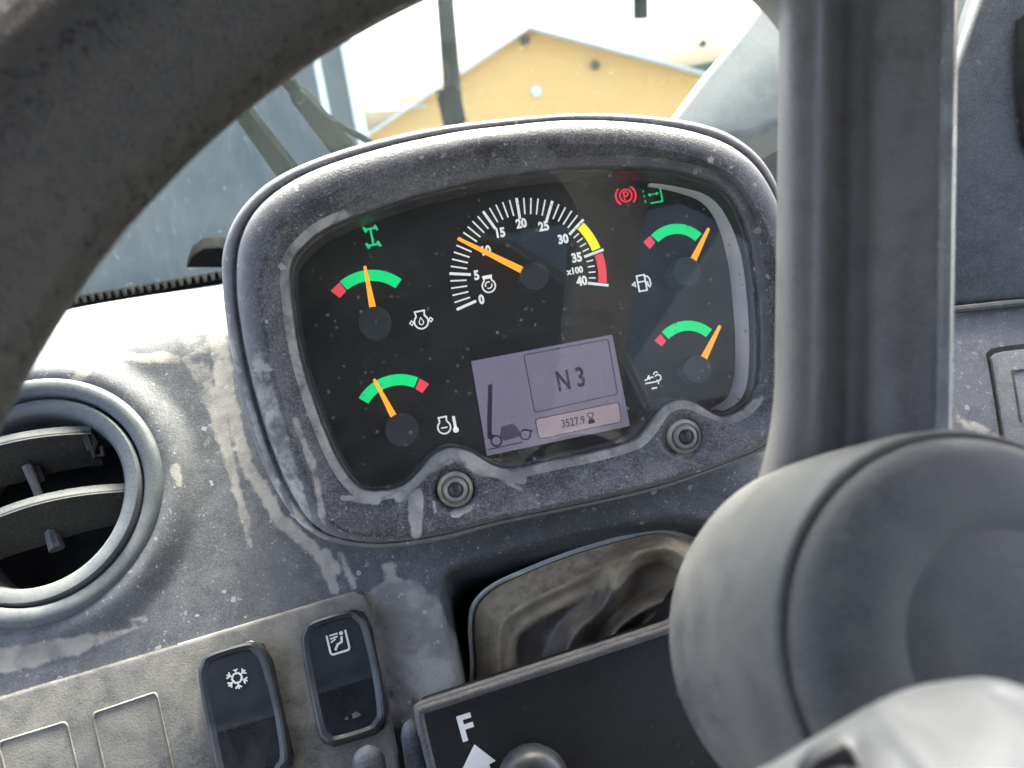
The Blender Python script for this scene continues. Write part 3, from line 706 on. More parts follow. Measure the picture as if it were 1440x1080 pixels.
# --- display
lm = [(659, 487), (858, 449), (888, 600), (686, 646)]
v, f = slab([P(x, y, .0006) for x, y in lm], (0, 0, 1), .0004); scn = build('display_screen', v, f, M['lcd_mask'], cl, smooth=False)
scn['label'] = 'lilac display reading N3 and 3527.9 hours'
v, f = slab([P(x, y, .0009) for x, y in ((662.5, 508), (861, 470.5), (886, 599), (685, 641))], (0, 0, 1), .0002); build('display_field', v, f, M['lcd'], scn, smooth=False)
def rr_px(c, r):
    """rounded quad through four px corners"""
    o = []; n = len(c)
    for i in range(n):
        p, a, b = Vector(c[i]), Vector(c[i - 1]), Vector(c[(i + 1) % n]); A_ = p + (a - p).normalized() * r; B_ = p + (b - p).normalized() * r
        for k in range(5):
            t = k / 4; q = A_ * (1 - t) ** 2 + p * 2 * t * (1 - t) + B_ * t * t; o.append((q.x, q.y))
    return o
mb = MB(); stroke_mesh(mb, rr_px([(736.5, 499.5), (855, 477), (868.5, 554), (752, 580)], 4), 1.1, .0010, True); mb.out('readout_box', M['lcd_ink'], scn, smooth=False)
b2_ = rr_px([(752.5, 589.5), (870, 565.5), (874, 593), (758, 617.5)], 5)
v, f = slab([P(x, y, .0011) for x, y in b2_], (0, 0, 1), .0002); hb = build('hour_box', v, f, M['lcd_pale'], scn, smooth=False)
mb = MB(); stroke_mesh(mb, b2_, 1.1, .0012, True); mb.out('hour_box_line', M['lcd_ink'], scn, smooth=False)
v, f = text_mesh('N', 792, 535, 29, .0010, bold=.022, squeeze=.66); build('readout_letter', v, f, M['lcd_ink'], scn, smooth=False)
v, f = text_mesh('3', 816, 530, 29, .0010, bold=.022, squeeze=.74); build('readout_letter', v, f, M['lcd_ink'], scn, smooth=False)
v, f = text_mesh('3527.9', 806, 593, 11.5, .0012, bold=.006, squeeze=.80); build('hour_reading', v, f, M['lcd_ink'], scn, smooth=False)
mb = MB()
stroke_mesh(mb, rot([(-4, 7), (4, 7), (4, 4), (.8, 0), (4, -4), (4, -7), (-4, -7), (-4, -4), (-.8, 0), (-4, 4)], 831, 588), 1.3, .0012, True)
fill_mesh(mb, rot([(-3.5, -3.6), (0, -1.2), (3.5, -3.6), (3.5, -6.5), (-3.5, -6.5)], 831, 588), .0012); mb.out('hourglass_symbol', M['lcd_ink'], scn, smooth=False)
mb = MB()
fill_mesh(mb, [(686.5, 541), (692.5, 540), (692, 566), (691.5, 610), (697, 613), (691, 619), (685.5, 616), (685, 590), (686, 566)], .0010)
stroke_mesh(mb, circ(698, 620, 7.2), 2.4, .0010, True); stroke_mesh(mb, circ(739, 611, 7.2), 1.8, .0010, True)
stroke_mesh(mb, [(686, 632.5), (735, 621.5)], 1.4, .0010); stroke_mesh(mb, [(733, 605), (748, 605.5), (744, 614)], 1.6, .0010)
ms = mb.out('machine_symbol', M['lcd_ink'], scn, smooth=False)
mb = MB(); fill_mesh(mb, [(703, 613), (705, 600), (722, 596), (731, 606), (731, 614), (709, 620)], .0010); mb.out('machine_body_symbol', M['lcd_grey'], ms, smooth=False)

# --- printed symbols
def icon(label, mat, strokes=(), fills=(), c=(0, 0), s=1.0):
    mb = MB()
    for pts, wd, cl_ in strokes: stroke_mesh(mb, rot(pts, *c, s), wd, .0003, cl_)
    for pts in fills: fill_mesh(mb, rot(pts, *c, s), .0003)
    o = mb.out('symbol', M[mat], cl, smooth=False); o['label'] = label; return o
C = lambda x, y, r, n=20, a0=0, a1=360: [(x + r * math.cos(R(a0 + (a1 - a0) * k / (n if a1 - a0 >= 360 else n - 1))), y + r * math.sin(R(a0 + (a1 - a0) * k / (n if a1 - a0 >= 360 else n - 1)))) for k in range(n)]
eng = [C(0, -2, 9.5, 22, 125, 415)]
icon('green four wheel drive symbol', 'green_lamp', [([(-8, 11.5), (8, 11.5)], 3, False), ([(-8, -11.5), (8, -11.5)], 3, False), ([(0, 11), (0, -11)], 3, False), ([(-9.5, 15.5), (-6.5, 7.5)], 3.6, False), ([(6.5, 15.5), (9.5, 7.5)], 3.6, False), ([(-9.5, -7.5), (-6.5, -15.5)], 3.6, False), ([(6.5, -7.5), (9.5, -15.5)], 3.6, False)], c=(523, 333))
icon('red parking brake symbol', 'red_lamp', [(C(0, 0, 8.6), 2.2, True), ([(-2.4, -5.5), (-2.4, 5), (1.5, 5), (3.4, 3), (3.2, .6), (1.2, -.8), (-2.4, -.8)], 2.0, False), (C(0, 0, 14, 14, 128, 232), 2.6, False), (C(0, 0, 14, 14, -52, 52), 2.6, False)], c=(880, 275))
icon('green frame levelling symbol', 'green_lamp', [([(11, 12), (11, -10), (-6, -10)], 2.2, False), ([(-13, 10), (-13, 7)], 1.6, False), ([(-13, 3), (-13, 0)], 1.6, False), ([(-13, -4), (-13, -8)], 1.6, False), ([(-6, 2), (6, 2)], 1.4, False), ([(-4, 4), (-7, 2), (-4, 0)], 1.3, False), ([(4, 4), (7, 2), (4, 0)], 1.3, False)], c=(919, 275))
icon('white engine oil pressure symbol', 'white', [([(-5.8, 5.6), (-6.8, 12.5), (6.8, 12.5), (5.8, 5.6)], 2.2, False), (C(0, -2.5, 9.8, 20, 124, 416), 2.2, False), ([(0, 3.5), (3.2, -2.5), (2.6, -5.5), (0, -6.8), (-2.6, -5.5), (-3.2, -2.5)], 1.4, True), ([(-16.5, -2), (-13.5, 1.2), (-11, -2), (-13.5, -5.2)], 1.5, True), ([(16.5, -2), (13.5, 1.2), (11, -2), (13.5, -5.2)], 1.5, True)], c=(592, 450))
icon('white coolant temperature symbol', 'white', [([(-4.8 - 5, 5), (-5.6 - 5, 11.5), (5.6 - 5, 11.5), (4.8 - 5, 5)], 2.2, False), (C(-5, -3, 9, 20, 124, 416), 2.2, False), ([(-9.5, -3.5), (-.5, -3.5)], 2, False), ([(10.5, 10), (10.5, -8)], 4, False)], [C(10.5, -9.5, 4.2, 14)], c=(629, 597))
icon('white fuel pump symbol', 'white', [([(-6, 11), (5, 11), (5, -11), (-6, -11)], 2.2, True), ([(-6, 2), (5, 2)], 2, False), ([(5, 9), (9, 8), (11.5, 3), (11.5, -4), (9.5, -7), (7.5, -4), (7.5, 0), (5, 0)], 2.0, False), ([(-10, 3), (-14, 0), (-10, -3)], 1.8, True)], c=(903, 398))
icon('white exhaust filter symbol', 'white', [([(-11, -1.5), (6, -1.5)], 2, False), ([(-11, 3), (-7, 4), (-5, 8), (-4, 4), (-1, 6), (2, 5)], 1.9, False), (C(8, 3.5, 4.2, 12, -130, 150), 1.9, False), (C(6, 9, 3, 8, 20, 190), 1.7, False), ([(8, -1), (7, -5.5)], 1.8, False), ([(-3.5, -10), (4, -10)], 2.4, False)], [[(-7, 5), (-3, 10), (-4, 3)]], c=(918, 536))
icon('white engine speed symbol', 'white', [([(-5, 6), (-6, 12), (6, 12), (5, 6)], 2.0, False), (C(0, -2, 9.2, 20, 122, 418), 2.1, False), (C(0, -1, 4.6, 8, 60, 200), 1.8, False), (C(0, -1, 4.6, 8, 240, 380), 1.8, False)], [[(-6, 8), (6, 8), (6, 12), (-6, 12)]], c=(687, 400))

# ================================================================== ROCKER SWITCHES
def rocker(corners, label, draw):
    g = quad_map(corners, .0045)
    t = thing('rocker_switch', g(0, 0), label, 'switch', 'rocker switches on the dusty switch plate')
    octo = [(-.62, 1), (.55, 1), (.86, .90), (1, .62), (1, -.72), (.80, -.93), (.55, -1), (-.62, -1), (-.90, -.90), (-1, -.70), (-1, .62), (-.88, .88)]
    def ring(k, ky, hh, face=False, bow=.06):
        out = []
        for s, q in octo:
            s2 = s * k + bow * (1 - q * q) * np.sign(s) * .5; h = hh + (rock(q * ky) if face else 0)
            out.append(g(s2, q * ky, h))
        return out
    def rock(q): return -.0042 * max(0, 1 - abs(q + .08) * 1.15) + .0006 * q
    rings = [ring(1.04, 1.03, -.003), ring(1.04, 1.03, .0012), ring(1.0, 1.0, .0022)]
    v, f = loft(rings, cap=True); build('frame', v, f, M['switch_low'], t, ang=35)
    # paddle: rim ring then grid face with the rocker hollow
    ny, nx = 28, 8; mb = MB(); rows = []
    def half(q):    # half width left/right at q
        xs = []
        for sgn in (-1, 1):
            pts_ = sorted([(b, a) for a, b in octo if a * sgn > 0]); xs.append(np.interp(q, [p[0] for p in pts_], [p[1] for p in pts_]))
        return xs
    prof = [(1.0, .0020), (.985, .0075), (.955, .0092), (.90, .0098), (.85, .0092), (.80, .0086)]
    R_ = []
    for k_, hh in prof:
        R_.append([g(s * (1 - (1 - k_) * 1.25) + .05 * (1 - q * q) * np.sign(s), q * (1 - (1 - k_) * .62), hh + rock(q) * (.75 if hh > .004 else 0)) for s, q in crom([(a, b) for a, b in octo], 96)])
    v, f = loft(R_); mb.add(v, f)
    pad_o = mb.out('paddle', M['switch'], t, ang=28)
    # inner face in three fields
    edge = [(s * .75 + .05 * (1 - q * q) * np.sign(s), q * .876) for s, q in crom([(a, b) for a, b in octo], 96)]
    ey = sorted(edge, key=lambda p: p[1]); lo_ = sorted([(b, a) for a, b in edge if a < 0]); hi_ = sorted([(b, a) for a, b in edge if a >= 0])
    qs = np.linspace(-.874, .874, 40); vv, ff, mats = [], [], []
    for q in qs:
        l = np.interp(q, [p[0] for p in lo_], [p[1] for p in lo_]); h = np.interp(q, [p[0] for p in hi_], [p[1] for p in hi_])
        q0 = q / .876
        for k_ in range(9):
            s = l + (h - l) * k_ / 8; vv.append(g(s, q, .0087 + rock(q0) * .75))
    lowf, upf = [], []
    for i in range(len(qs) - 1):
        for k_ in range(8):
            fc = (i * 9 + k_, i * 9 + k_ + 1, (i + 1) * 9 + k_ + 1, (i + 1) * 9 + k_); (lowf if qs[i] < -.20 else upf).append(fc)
    build('upper_face', vv, upf, M['switch'], pad_o); build('lower_face', vv, lowf, M['switch_low'], pad_o)  # lower face coloured darker to paint the dark it reflects
    X = (g(.4, 0) - g(-.4, 0)).normalized(); Y = NV.cross(X)
    draw(t, g, X, Y, lambda q: .0090 + rock(q / .876) * .75)
    return t
def flat_strokes(mb, c, X, Y, strokes, sc, th=.0003):
    for pts, wd, closed in strokes:
        q = [c + X * (x * sc) + Y * (y * sc) for x, y in pts]; n = len(q); Ls, Rs = [], []
        for i, p in enumerate(q):
            a = q[(i - 1) % n] if closed or i > 0 else p; b = q[(i + 1) % n] if closed or i < n - 1 else p
            tt = (b - a).normalized(); nn = NV.cross(tt) * wd * sc / 2; Ls.append(p + nn); Rs.append(p - nn)
        v, f = loft([[Ls[i] + NV * th, Rs[i] + NV * th, Rs[i] - NV * th * 2, Ls[i] - NV * th * 2] for i in range(n)], loop=closed, cap=not closed); mb.add(v, f)
def snow(t, g, X, Y, hf):
    mb = MB(); c = g(.05, .52, hf(.52)); st_ = [(C(0, 0, 6.5, 6, 0, 360), 2.2, True)]
    for k_ in range(6):
        a = R(60 * k_ + 30); d = (math.cos(a), math.sin(a)); n_ = (-d[1], d[0])
        st_.append(([(d[0] * 5.5, d[1] * 5.5), (d[0] * 14, d[1] * 14)], 2.0, False))
        for sgn in (-1, 1): st_.append(([(d[0] * 9, d[1] * 9), (d[0] * 12.5 + n_[0] * 4 * sgn, d[1] * 12.5 + n_[1] * 4 * sgn)], 1.8, False))
    flat_strokes(mb, c, X, Y, st_, .000365); mb.out('snowflake_symbol', M['mark'], t, smooth=False)
def seat(t, g, X, Y, hf):
    mb = MB(); c = g(.05, .56, hf(.56)); rr = rrect(12.5, 15.5, 3.5, 4)
    st_ = [(rr, 2.6, True), ([(6, 4), (4.5, -3), (-1, -4.5), (-6, -11)], 3.2, False), (C(6.5, 8, 1.4, 8), 2.6, True), ([(-9, 9), (2, 9)], 2, False), ([(-9, 4.5), (1, 5.5)], 2, False), ([(-9, 0), (-2, 3)], 1.8, False)]
    flat_strokes(mb, c, X, Y, st_, .000365); mb.out('airflow_symbol', M['mark'], t, smooth=False)
    mb = MB(); c = g(.05, -.66, hf(-.66) + .0004)
    for x, y, r in ((-8, -1, 2.6), (5, 0, 5.0), (10, -1, 2.5)):
        flat_strokes(mb, c, X, Y, [([(x - r, y), (x + r * .8, y + .5)], r * 1.5, False)], .00032)
    mb.out('mud_spot', M['seam'], t, smooth=False)
rocker([(283, 928), (377, 899), (418, 1086), (318, 1114)], 'black rocker switch with a white snowflake symbol', snow)
rocker([(424, 884), (516, 855), (549, 1025), (456, 1053)], 'black rocker switch with a white seated person airflow symbol', seat)
# two small lever tips below the switches
def lever(name, path, rads, label, grp):
    t = thing(name, path[0], label, 'lever', grp); v, f = tube(path, rads, 16); b = build('grip', v, f, M['trim'], t); return t
lever('stalk_lever', [PD(530, 1150, .03), PD(520, 1085, .034), PD(518, 1066, .036), PD(517, 1058, .0362), PD(516.5, 1052, .0362), PD(516, 1048, .036)], [.007, .0075, .0070, .0058, .0038, .0008], 'rounded grey lever tip below the airflow switch', None)
lever('paddle_lever', [P(600, 1180, .03), P(590, 1085, .035), P(581, 1032, .038), P(579, 1022, .038), P(577.5, 1016, .038), P(577, 1012, .038)], [.006, .0060, .0056, .0046, .003, .0008], 'narrow grey lever beside the left edge of the black direction console', None)

# ================================================================== COLUMN BOOT
bt = thing('column_boot', PD(820, 900, -.07), 'crumpled dusty brown rubber boot in the dark dashboard opening', 'rubber boot')
base_px = [(664, 985), (661, 930), (658, 880), (664, 848), (690, 822), (740, 798), (800, 775), (860, 757), (910, 745), (945, 744), (990, 762), (1030, 790), (1080, 860), (1100, 950), (1060, 1040), (900, 1080), (700, 1080)]
NB_ = 300
bx = crom(base_px, NB_)
end_px = crom([(1000 + 90 * math.cos(a), 955 - 85 * math.sin(a)) for a in [math.atan2(-(y - 915), x - 880) for x, y in base_px]], NB_)
# resample end ring by matching angle index
angs = np.arctan2(-(bx[:, 1] - 915), bx[:, 0] - 880)
W0 = -.028
def boot_ring(k, w, amp=0, seed=0, rr=0):
    out = []
    for i in range(NB_):
        x = bx[i, 0] * (1 - k) + (985 + 85 * math.cos(angs[i])) * k; y = bx[i, 1] * (1 - k) + (960 - 80 * math.sin(angs[i])) * k
        p = P(x, y, w); n_ = amp * (sn((math.cos(angs[i]) * 2.2, math.sin(angs[i]) * 2.2, seed), 1.0) + .45 * sn((math.cos(angs[i]) * 6, math.sin(angs[i]) * 6, seed * 2), 1.0))
        c = P(940, 930, w); d = (p - c).normalized(); out.append(p + d * n_ + Vector((0, 0, n_ * .6)))
    return out
# pale frame edge
v, f = loft([[P(x, y, W0 - .01) for x, y in bx], [P(x, y, W0 + .002 - .006 * float(smooth(690, 760, x))) for x, y in bx], [P(880 + (x - 880) * .985, 915 + (y - 915) * .985, W0 + .003 - .006 * float(smooth(690, 760, x))) for x, y in bx], [P(880 + (x - 880) * .96, 915 + (y - 915) * .96, W0) for x, y in bx]])
build('boot_frame', v, f, M['frame'], bt)
def ridge(x, y, pts, wd, h, skew=0.0):
    d = 1e9
    for (x1, y1), (x2, y2) in zip(pts[:-1], pts[1:]):
        ex_, ey_ = x2 - x1, y2 - y1; t_ = min(1, max(0, ((x - x1) * ex_ + (y - y1) * ey_) / (ex_ * ex_ + ey_ * ey_)))
        d = min(d, math.hypot(x - x1 - t_ * ex_, y - y1 - t_ * ey_))
    return h * math.exp(-(d / wd) ** 2)
# folds: polyline (survey px), half width px, height (m)
RID = [([(704, 1010), (702, 905), (716, 866), (780, 830), (845, 797), (885, 770), (930, 757), (980, 765)], 9, .0035), ([(722, 1010), (720, 915), (736, 882), (790, 850), (830, 830)], 6, .0018),
       ([(786, 1040), (796, 930), (812, 888), (846, 858), (866, 826), (878, 795), (900, 776), (930, 769), (958, 778), (985, 806), (1040, 850), (1090, 900)], 17, .0165),
       ([(745, 872), (800, 846), (842, 826)], 20, .004), ([(832, 1050), (856, 910), (892, 866), (950, 838), (1010, 820), (1090, 800)], 12, .0150), ([(880, 1040), (902, 900), (936, 862), (990, 834), (1090, 790)], 7, .0085), ([(915, 1020), (948, 880), (1000, 830), (1060, 790)], 10, .0180)]
def seg_d(x, y, pts):
    d = 1e9
    for (x1, y1), (x2, y2) in zip(pts[:-1], pts[1:]):
        ex_, ey_ = x2 - x1, y2 - y1; t_ = min(1, max(0, ((x - x1) * ex_ + (y - y1) * ey_) / (ex_ * ex_ + ey_ * ey_)))
        d = min(d, math.hypot(x - x1 - t_ * ex_, y - y1 - t_ * ey_))
    return d
RID = [([tuple(p) for p in crom(a, 30, False)], b, c * 1.3) for a, b, c in RID]
def boot_w(x, y, q):
    w = W0 + .001 + .010 * math.sin(min(1, q / .16) * 1.57) * (1 - .55 * float(smooth(.16, .26, q))) + .012 * float(smooth(.25, .9, q)) + .016 * float(smooth(820, 1020, x)) * float(smooth(.1, .3, q))
    acc = 0.0
    for pts_, r_, h_ in RID: acc += h_ * math.exp(-(seg_d(x, y, pts_) / r_) ** 2)
    return w + acc * float(smooth(.02, .12, q)) + .0006 * sn((x, y, 0), .02)
def boot_grid(qs):
    rings = []
    for q in qs:
        ring = []
        for i in range(NB_):
            x = bx[i, 0] + (960 - bx[i, 0]) * q; y = bx[i, 1] + (985 - bx[i, 1]) * q; ring.append(P(x, y, float(boot_w(x, y, q))))
        rings.append(ring)
    return loft(rings)
v, f = boot_grid(np.linspace(.03, .165, 16)); build('boot_flange', v, f, M['tan'], bt, ang=80)
qs_ = np.linspace(.165, .97, 90); v, f = boot_grid(qs_); bb = build('boot_body', v, f, M['rubber'], bt, ang=80)
crest = np.array([max(math.exp(-(seg_d(p[0], p[1], r[0]) / (r[1] * .8)) ** 2) for r in RID) for p in to_px([tuple(q) for q in v])])
setattr_f(bb, 'stain', np.repeat(.62 * (1 - smooth(.165, .34, qs_)), NB_) + .36 * crest)
# second fold near the console
# ================================================================== DIRECTION CONSOLE (F box)
WC = .058
cn = Vector((.02, .16, 1)).normalized()
def PC(x, y, h=0.0):
    s0 = P(760, 980, WC); r = ray(x, y); return camD + r * ((s0 + cn * h - camD).dot(cn) / r.dot(cn))
cs_ = thing('direction_console', PC(760, 1090, -.03), 'black console with a white letter F and arrow in front of the boot', 'console')
c_px = [(592, 1008), (596, 1001), (604, 997), (760, 946), (900, 900), (940, 886), (952, 877), (975, 838), (1000, 815), (1060, 800), (1200, 860), (1240, 1100), (1100, 1250), (640, 1250), (612, 1100)]
v, f = slab([PC(x, y) for x, y in c_px], cn, .045, .0022, 3); build('housing', v, f, M['console'], cs_, ang=35)
lipp = [PC(x, y, -.0008) for x, y in [(612, 1100), (591, 1008), (596, 999), (604, 995), (760, 944), (900, 898), (938, 885), (952, 875), (974, 838), (1000, 813)]]
lipc = [Vector(p) for p in crom([tuple(p) for p in lipp], 60, False)]
v, f = tube(lipc, .0021, 10); build('top_lip', v, f, M['lip'], cs_, ang=60)
v, f = tube([p + cn * -.004 + Vector((0, .0010, 0)) for p in lipc[6:]], .0026, 10); build('back_edge', v, f, M['lip'], cs_, ang=60)
X = (PC(800, 930) - PC(700, 962)).normalized(); Y = cn.cross(X)
v, f = text_mesh('F', 0, 0, .0110, 0, bold=.03, plane=(PC(656, 1022.5), X, Y, cn), squeeze=1.0); build('letter', v, f, M['mark'], cs_, smooth=False)
ar = [(667, 1047), (697, 1070), (688, 1075), (704, 1120), (674, 1128), (662, 1086), (650, 1082)]
v, f = slab([PC(x, y, .0005) for x, y in ar], cn, .0006); build('arrow', v, f, M['mark'], cs_, smooth=False)
kc = PC(748, 1096, 0)
kn = thing('console_knob', kc, 'round glossy dark knob below the arrow on the black console', 'knob')
v, f = lathe(kc, cn, [(.0150, .0), (.0155, .004), (.0150, .010), (.0125, .0145), (.0085, .0165), (.0035, .017)], 40); build('knob_body', v, f, M['switch'], kn)
v, f = lathe(kc, cn, [(.0045, .0168), (.0045, .0185), (.003, .019)], 24); build('knob_pin', v, f, M['steel'], kn)
# steering column between console and hub
# ================================================================== STEERING WHEEL
nC = Vector((.148, .236, .96)).normalized(); nW = RC @ nC
Hc = Z(1432, 905, .200)
sw = thing('steering_wheel', Hc - nW * .09, 'dirty black steering wheel with a thick grimy rim and grey hub', 'steering wheel')
RW, RT = .2392, .0290
nRc = Vector((.0692, .4997, 1)).normalized(); yrc = (Vector((0, 1, 0)) - nRc * nRc.y).normalized()
nR, yr_ = RC @ nRc, RC @ yrc; xr_ = yr_.cross(nR); RCN = Hc + nR * .013
xw = (ray(1200, -300) - nW * ray(1200, -300).dot(nW)); 
T0 = Z(1205, -260, .245); yw = (T0 - Hc); yw = (yw - nW * yw.dot(nW)).normalized(); xw = yw.cross(nW)
NA, NT_ = 240, 40; rings = []
for i in range(NA):
    a = 2 * math.pi * i / NA; d = xr_ * math.cos(a) + yr_ * math.sin(a); c = RCN + d * RW; ring = []
    for k_ in range(NT_):
        b = 2 * math.pi * k_ / NT_; rad = RT * (1 + .05 * math.cos(2 * b)); gr = .0018 * math.exp(-((math.degrees(b) - 150) / 9) ** 2)
        ring.append(c + (d * math.cos(b) + nR * math.sin(b)) * (rad - gr))
    rings.append(ring)
v, f = loft(rings, loop=True); build('rim', v, f, M['rim'], sw)
# hub: lathe along the wheel axis (h = 0 at the front face)
hp_ = [(.046, -.085), (.0475, -.081), (.0490, -.074), (.0492, -.062), (.0488, -.048), (.0480, -.034), (.0474, -.022), (.0464, -.0135), (.0458, -.0118), (.0450, -.0114)]
v, f = lathe(Hc, nW, hp_, 128, cap=False); build('hub_body', v, f, M['hub'], sw, ang=70)
v, f = lathe(Hc, nW, [(.0452, -.0122), (.0446, -.0119), (.0440, -.0116)], 128, cap=False); build('hub_seam', v, f, M['seam'], sw)
v, f = lathe(Hc, nW, [(.0440, -.0130), (.0440, -.0112), (.0436, -.0098), (.0424, -.0078), (.0400, -.0054), (.036, -.0036), (.030, -.0022), (.0236, -.0012), (.0231, -.0015), (.0226, -.0011), (.014, -.0002), (.001, .0002)], 128); build('hub_cap', v, f, M['hub'], sw, ang=70)
# spoke: channel section from hub to rim
sec = [(-.0174, -.012), (-.0174, -.005), (-.0160, .0004), (-.0130, .0030), (-.0098, .0030), (-.0074, .0008), (-.0058, -.0035), (-.0030, -.0062), (.0000, -.0050), (.0022, -.0018), (.0060, -.0002), (.0110, .0004), (.0150, .0012), (.0170, .0004), (.0178, -.004), (.0178, -.012)]
sec = [tuple(p) for p in crom(sec, 56, False)]
# the spoke leaves the back of the hub and rises to the rim (dished wheel)
best = min(range(600, 1300), key=lambda k: abs(to_px([RCN + (xr_ * math.cos(R(k / 10)) + yr_ * math.sin(R(k / 10))) * RW])[0][0] - 1218))
topR = RCN + (xr_ * math.cos(R(best / 10)) + yr_ * math.sin(R(best / 10))) * RW
botR = Z(1204, 800, .262); ax_ = (topR - botR); Ls = ax_.length; ax_.normalize()
fn = (camD - (topR + botR) / 2).normalized(); fn = (fn - ax_ * fn.dot(ax_)).normalized(); xs_ = ax_.cross(fn)
rings = []
for q in np.linspace(0, 1, 40):
    c = botR + ax_ * Ls * q; dpt = -(RC.transposed() @ (c - camD)).z
    wd = 236 * dpt / FPX / .035
    fl_ = .62 * max(0, (q - .735) / .09) ** 1.3
    rings.append([c + xs_ * (x * wd * (1 + (fl_ if x < 0 else fl_ * .3) + .10 * max(0, (.24 - q) / .1) ** 2)) + fn * (z * wd) for x, z in sec])
v, f = loft(rings, cap=True); build('spoke', v, f, M['spoke'], sw, ang=60)
es = []
for q in np.linspace(.02, 1, 40):
    c = botR + ax_ * Ls * q; wd = 236 * -(RC.transposed() @ (c - camD)).z / FPX / .035
    es.append([c + xs_ * (x * wd) + fn * (z * wd) for x, z in ((.0146, -.002), (.0149, .0022), (.0158, .0034), (.0172, .0030), (.0180, .0010), (.0180, -.004))])
v, f = loft(es, cap=True); build('reflection_strip', v, f, M['strip'], sw, ang=50)  # added strip that paints the bright reflection along the spoke's right edge
d = -yw; s_d = nW.cross(d)
v, f = loft([[Hc + d * r + s_d * x + nW * (z - .03) for x, z in sec] for r in np.linspace(.036, RW - .03, 12)], cap=True); build('spoke', v, f, M['spoke'], sw, ang=30)
# column shroud behind the hub
v, f = lathe(Hc - nW * .085, nW, [(.010, -.05), (.012, -.03), (.02, .004)], 48); build('column', v, f, M['console'], sw)
# ================================================================== PALE SHEET in front of the hub
sh = thing('plastic_cover', Z(1300, 1150, .165), 'pale grey glossy plastic cover in front of the lower steering hub', 'cover')
NXs, NYs = 60, 40; vv, ff = [], []
for j in range(NYs):
    for i in range(NXs):
        x = 1060 + 480 * i / (NXs - 1)
        ytop = float(np.interp(x, [1060, 1090, 1160, 1220, 1260, 1300, 1340, 1380, 1410, 1440, 1540], [1096, 1082, 1040, 1005, 985, 972, 966, 962, 966, 976, 1020]))
        t_ = j / (NYs - 1); y = ytop + t_ * 260
        dpt = .160 - .045 * t_ - .006 * math.sin(t_ * 3.14) + .010 * (1 - t_) ** 6
        dpt += .007 * math.exp(-(((x - 1185) - (y - 1000) * .35) / 26) ** 2) * smooth(.06, .25, t_) - .004 * math.exp(-(((x - 1245) - (y - 1000) * .75) / 18) ** 2)
        dpt += .003 * math.exp(-((y - 985 - (x - 1400) * .4) / 10) ** 2) * smooth(1370, 1400, x)
        vv.append(Z(x, y, float(dpt)))
for j in range(NYs - 1):
    for i in range(NXs - 1): a = j * NXs + i; ff.append((a, a + 1, a + NXs + 1, a + NXs))
so_ = build('sheet', vv, ff, M['sheet'], sh)
md = so_.modifiers.new('thick', 'SOLIDIFY'); md.thickness = .0012; md.offset = -1
v, f = slab([Z(x, y, .148) for x, y in ((1130, 1090), (1150, 1066), (1190, 1046), (1204, 1060), (1216, 1092), (1200, 1140), (1130, 1140))], RC @ Vector((0, 0, 1)), .004, .001); build('dark_opening', v, f, M['dark'], sh)

# ================================================================== WINDSCREEN, SEAL, WIPERS
kfl = DP(0, 0); 
def topP(u, k): # point on the far dash top, k metres beyond the rolled edge
    sp_ = S_TOP + ARC_R * math.sin(ARC_A) + k * math.cos(ARC_A); hh = -ARC_R * (1 - math.cos(ARC_A)) - k * math.sin(ARC_A); return DP(u, sp_, hh)
ws = thing('windscreen', topP(0, .24), 'hazy dusty windscreen glass behind the instrument cluster', 'windscreen')
fwd = (topP(0, .24) - topP(0, .1)).normalized(); upD = (W2D.to_3x3() @ Vector((0, -.38, 1))).normalized()
b0 = topP(0, .235); wsn = Vector((1, 0, 0)).cross(upD).normalized()
v, f = slab([b0 + Vector((-.75, 0, 0)) - upD * .05, b0 + Vector((.75, 0, 0)) - upD * .05, b0 + Vector((.75, 0, 0)) + upD * .62, b0 + Vector((-.75, 0, 0)) + upD * .62], wsn, .004)
build('glass', v, f, M['windscreen'], ws, smooth=False)
sl = MB(); ew = Vector((1, 0, 0))
v, f = slab([b0 + ew * -.75 + wsn * .014 - upD * .03, b0 + ew * .5 + wsn * .014 - upD * .03, b0 + ew * .5 + wsn * .014 + upD * .010, b0 + ew * -.75 + wsn * .014 + upD * .010], wsn, .014, .003); sl.add(v, f)
seal = sl.out('seal', M['seal'], ws, ang=35)
mb = MB()
for i in range(60):
    p = b0 + ew * (-.44 + i * .0062) + wsn * .012 + upD * .010
    v, f = slab([p, p + ew * .0032, p + ew * .0026 + upD * .0045, p + ew * .0006 + upD * .0045], wsn, .004); mb.add(v, f)
o = mb.out('seal_teeth', M['seal'], seal, smooth=False); o['kind'] = 'stuff'
def onglass(x, y, off=0.0):
    r = ray(x, y); return camD + r * ((b0 + wsn * off - camD).dot(wsn) / r.dot(wsn))
cl_pts = [(262, 378), (268, 362), (284, 350), (306, 348), (340, 352), (345, 378)]
v, f = slab([onglass(x, y, .02) for x, y in cl_pts], wsn, .02, .003); build('seal_clip', v, f, M['seal'], ws, ang=35)
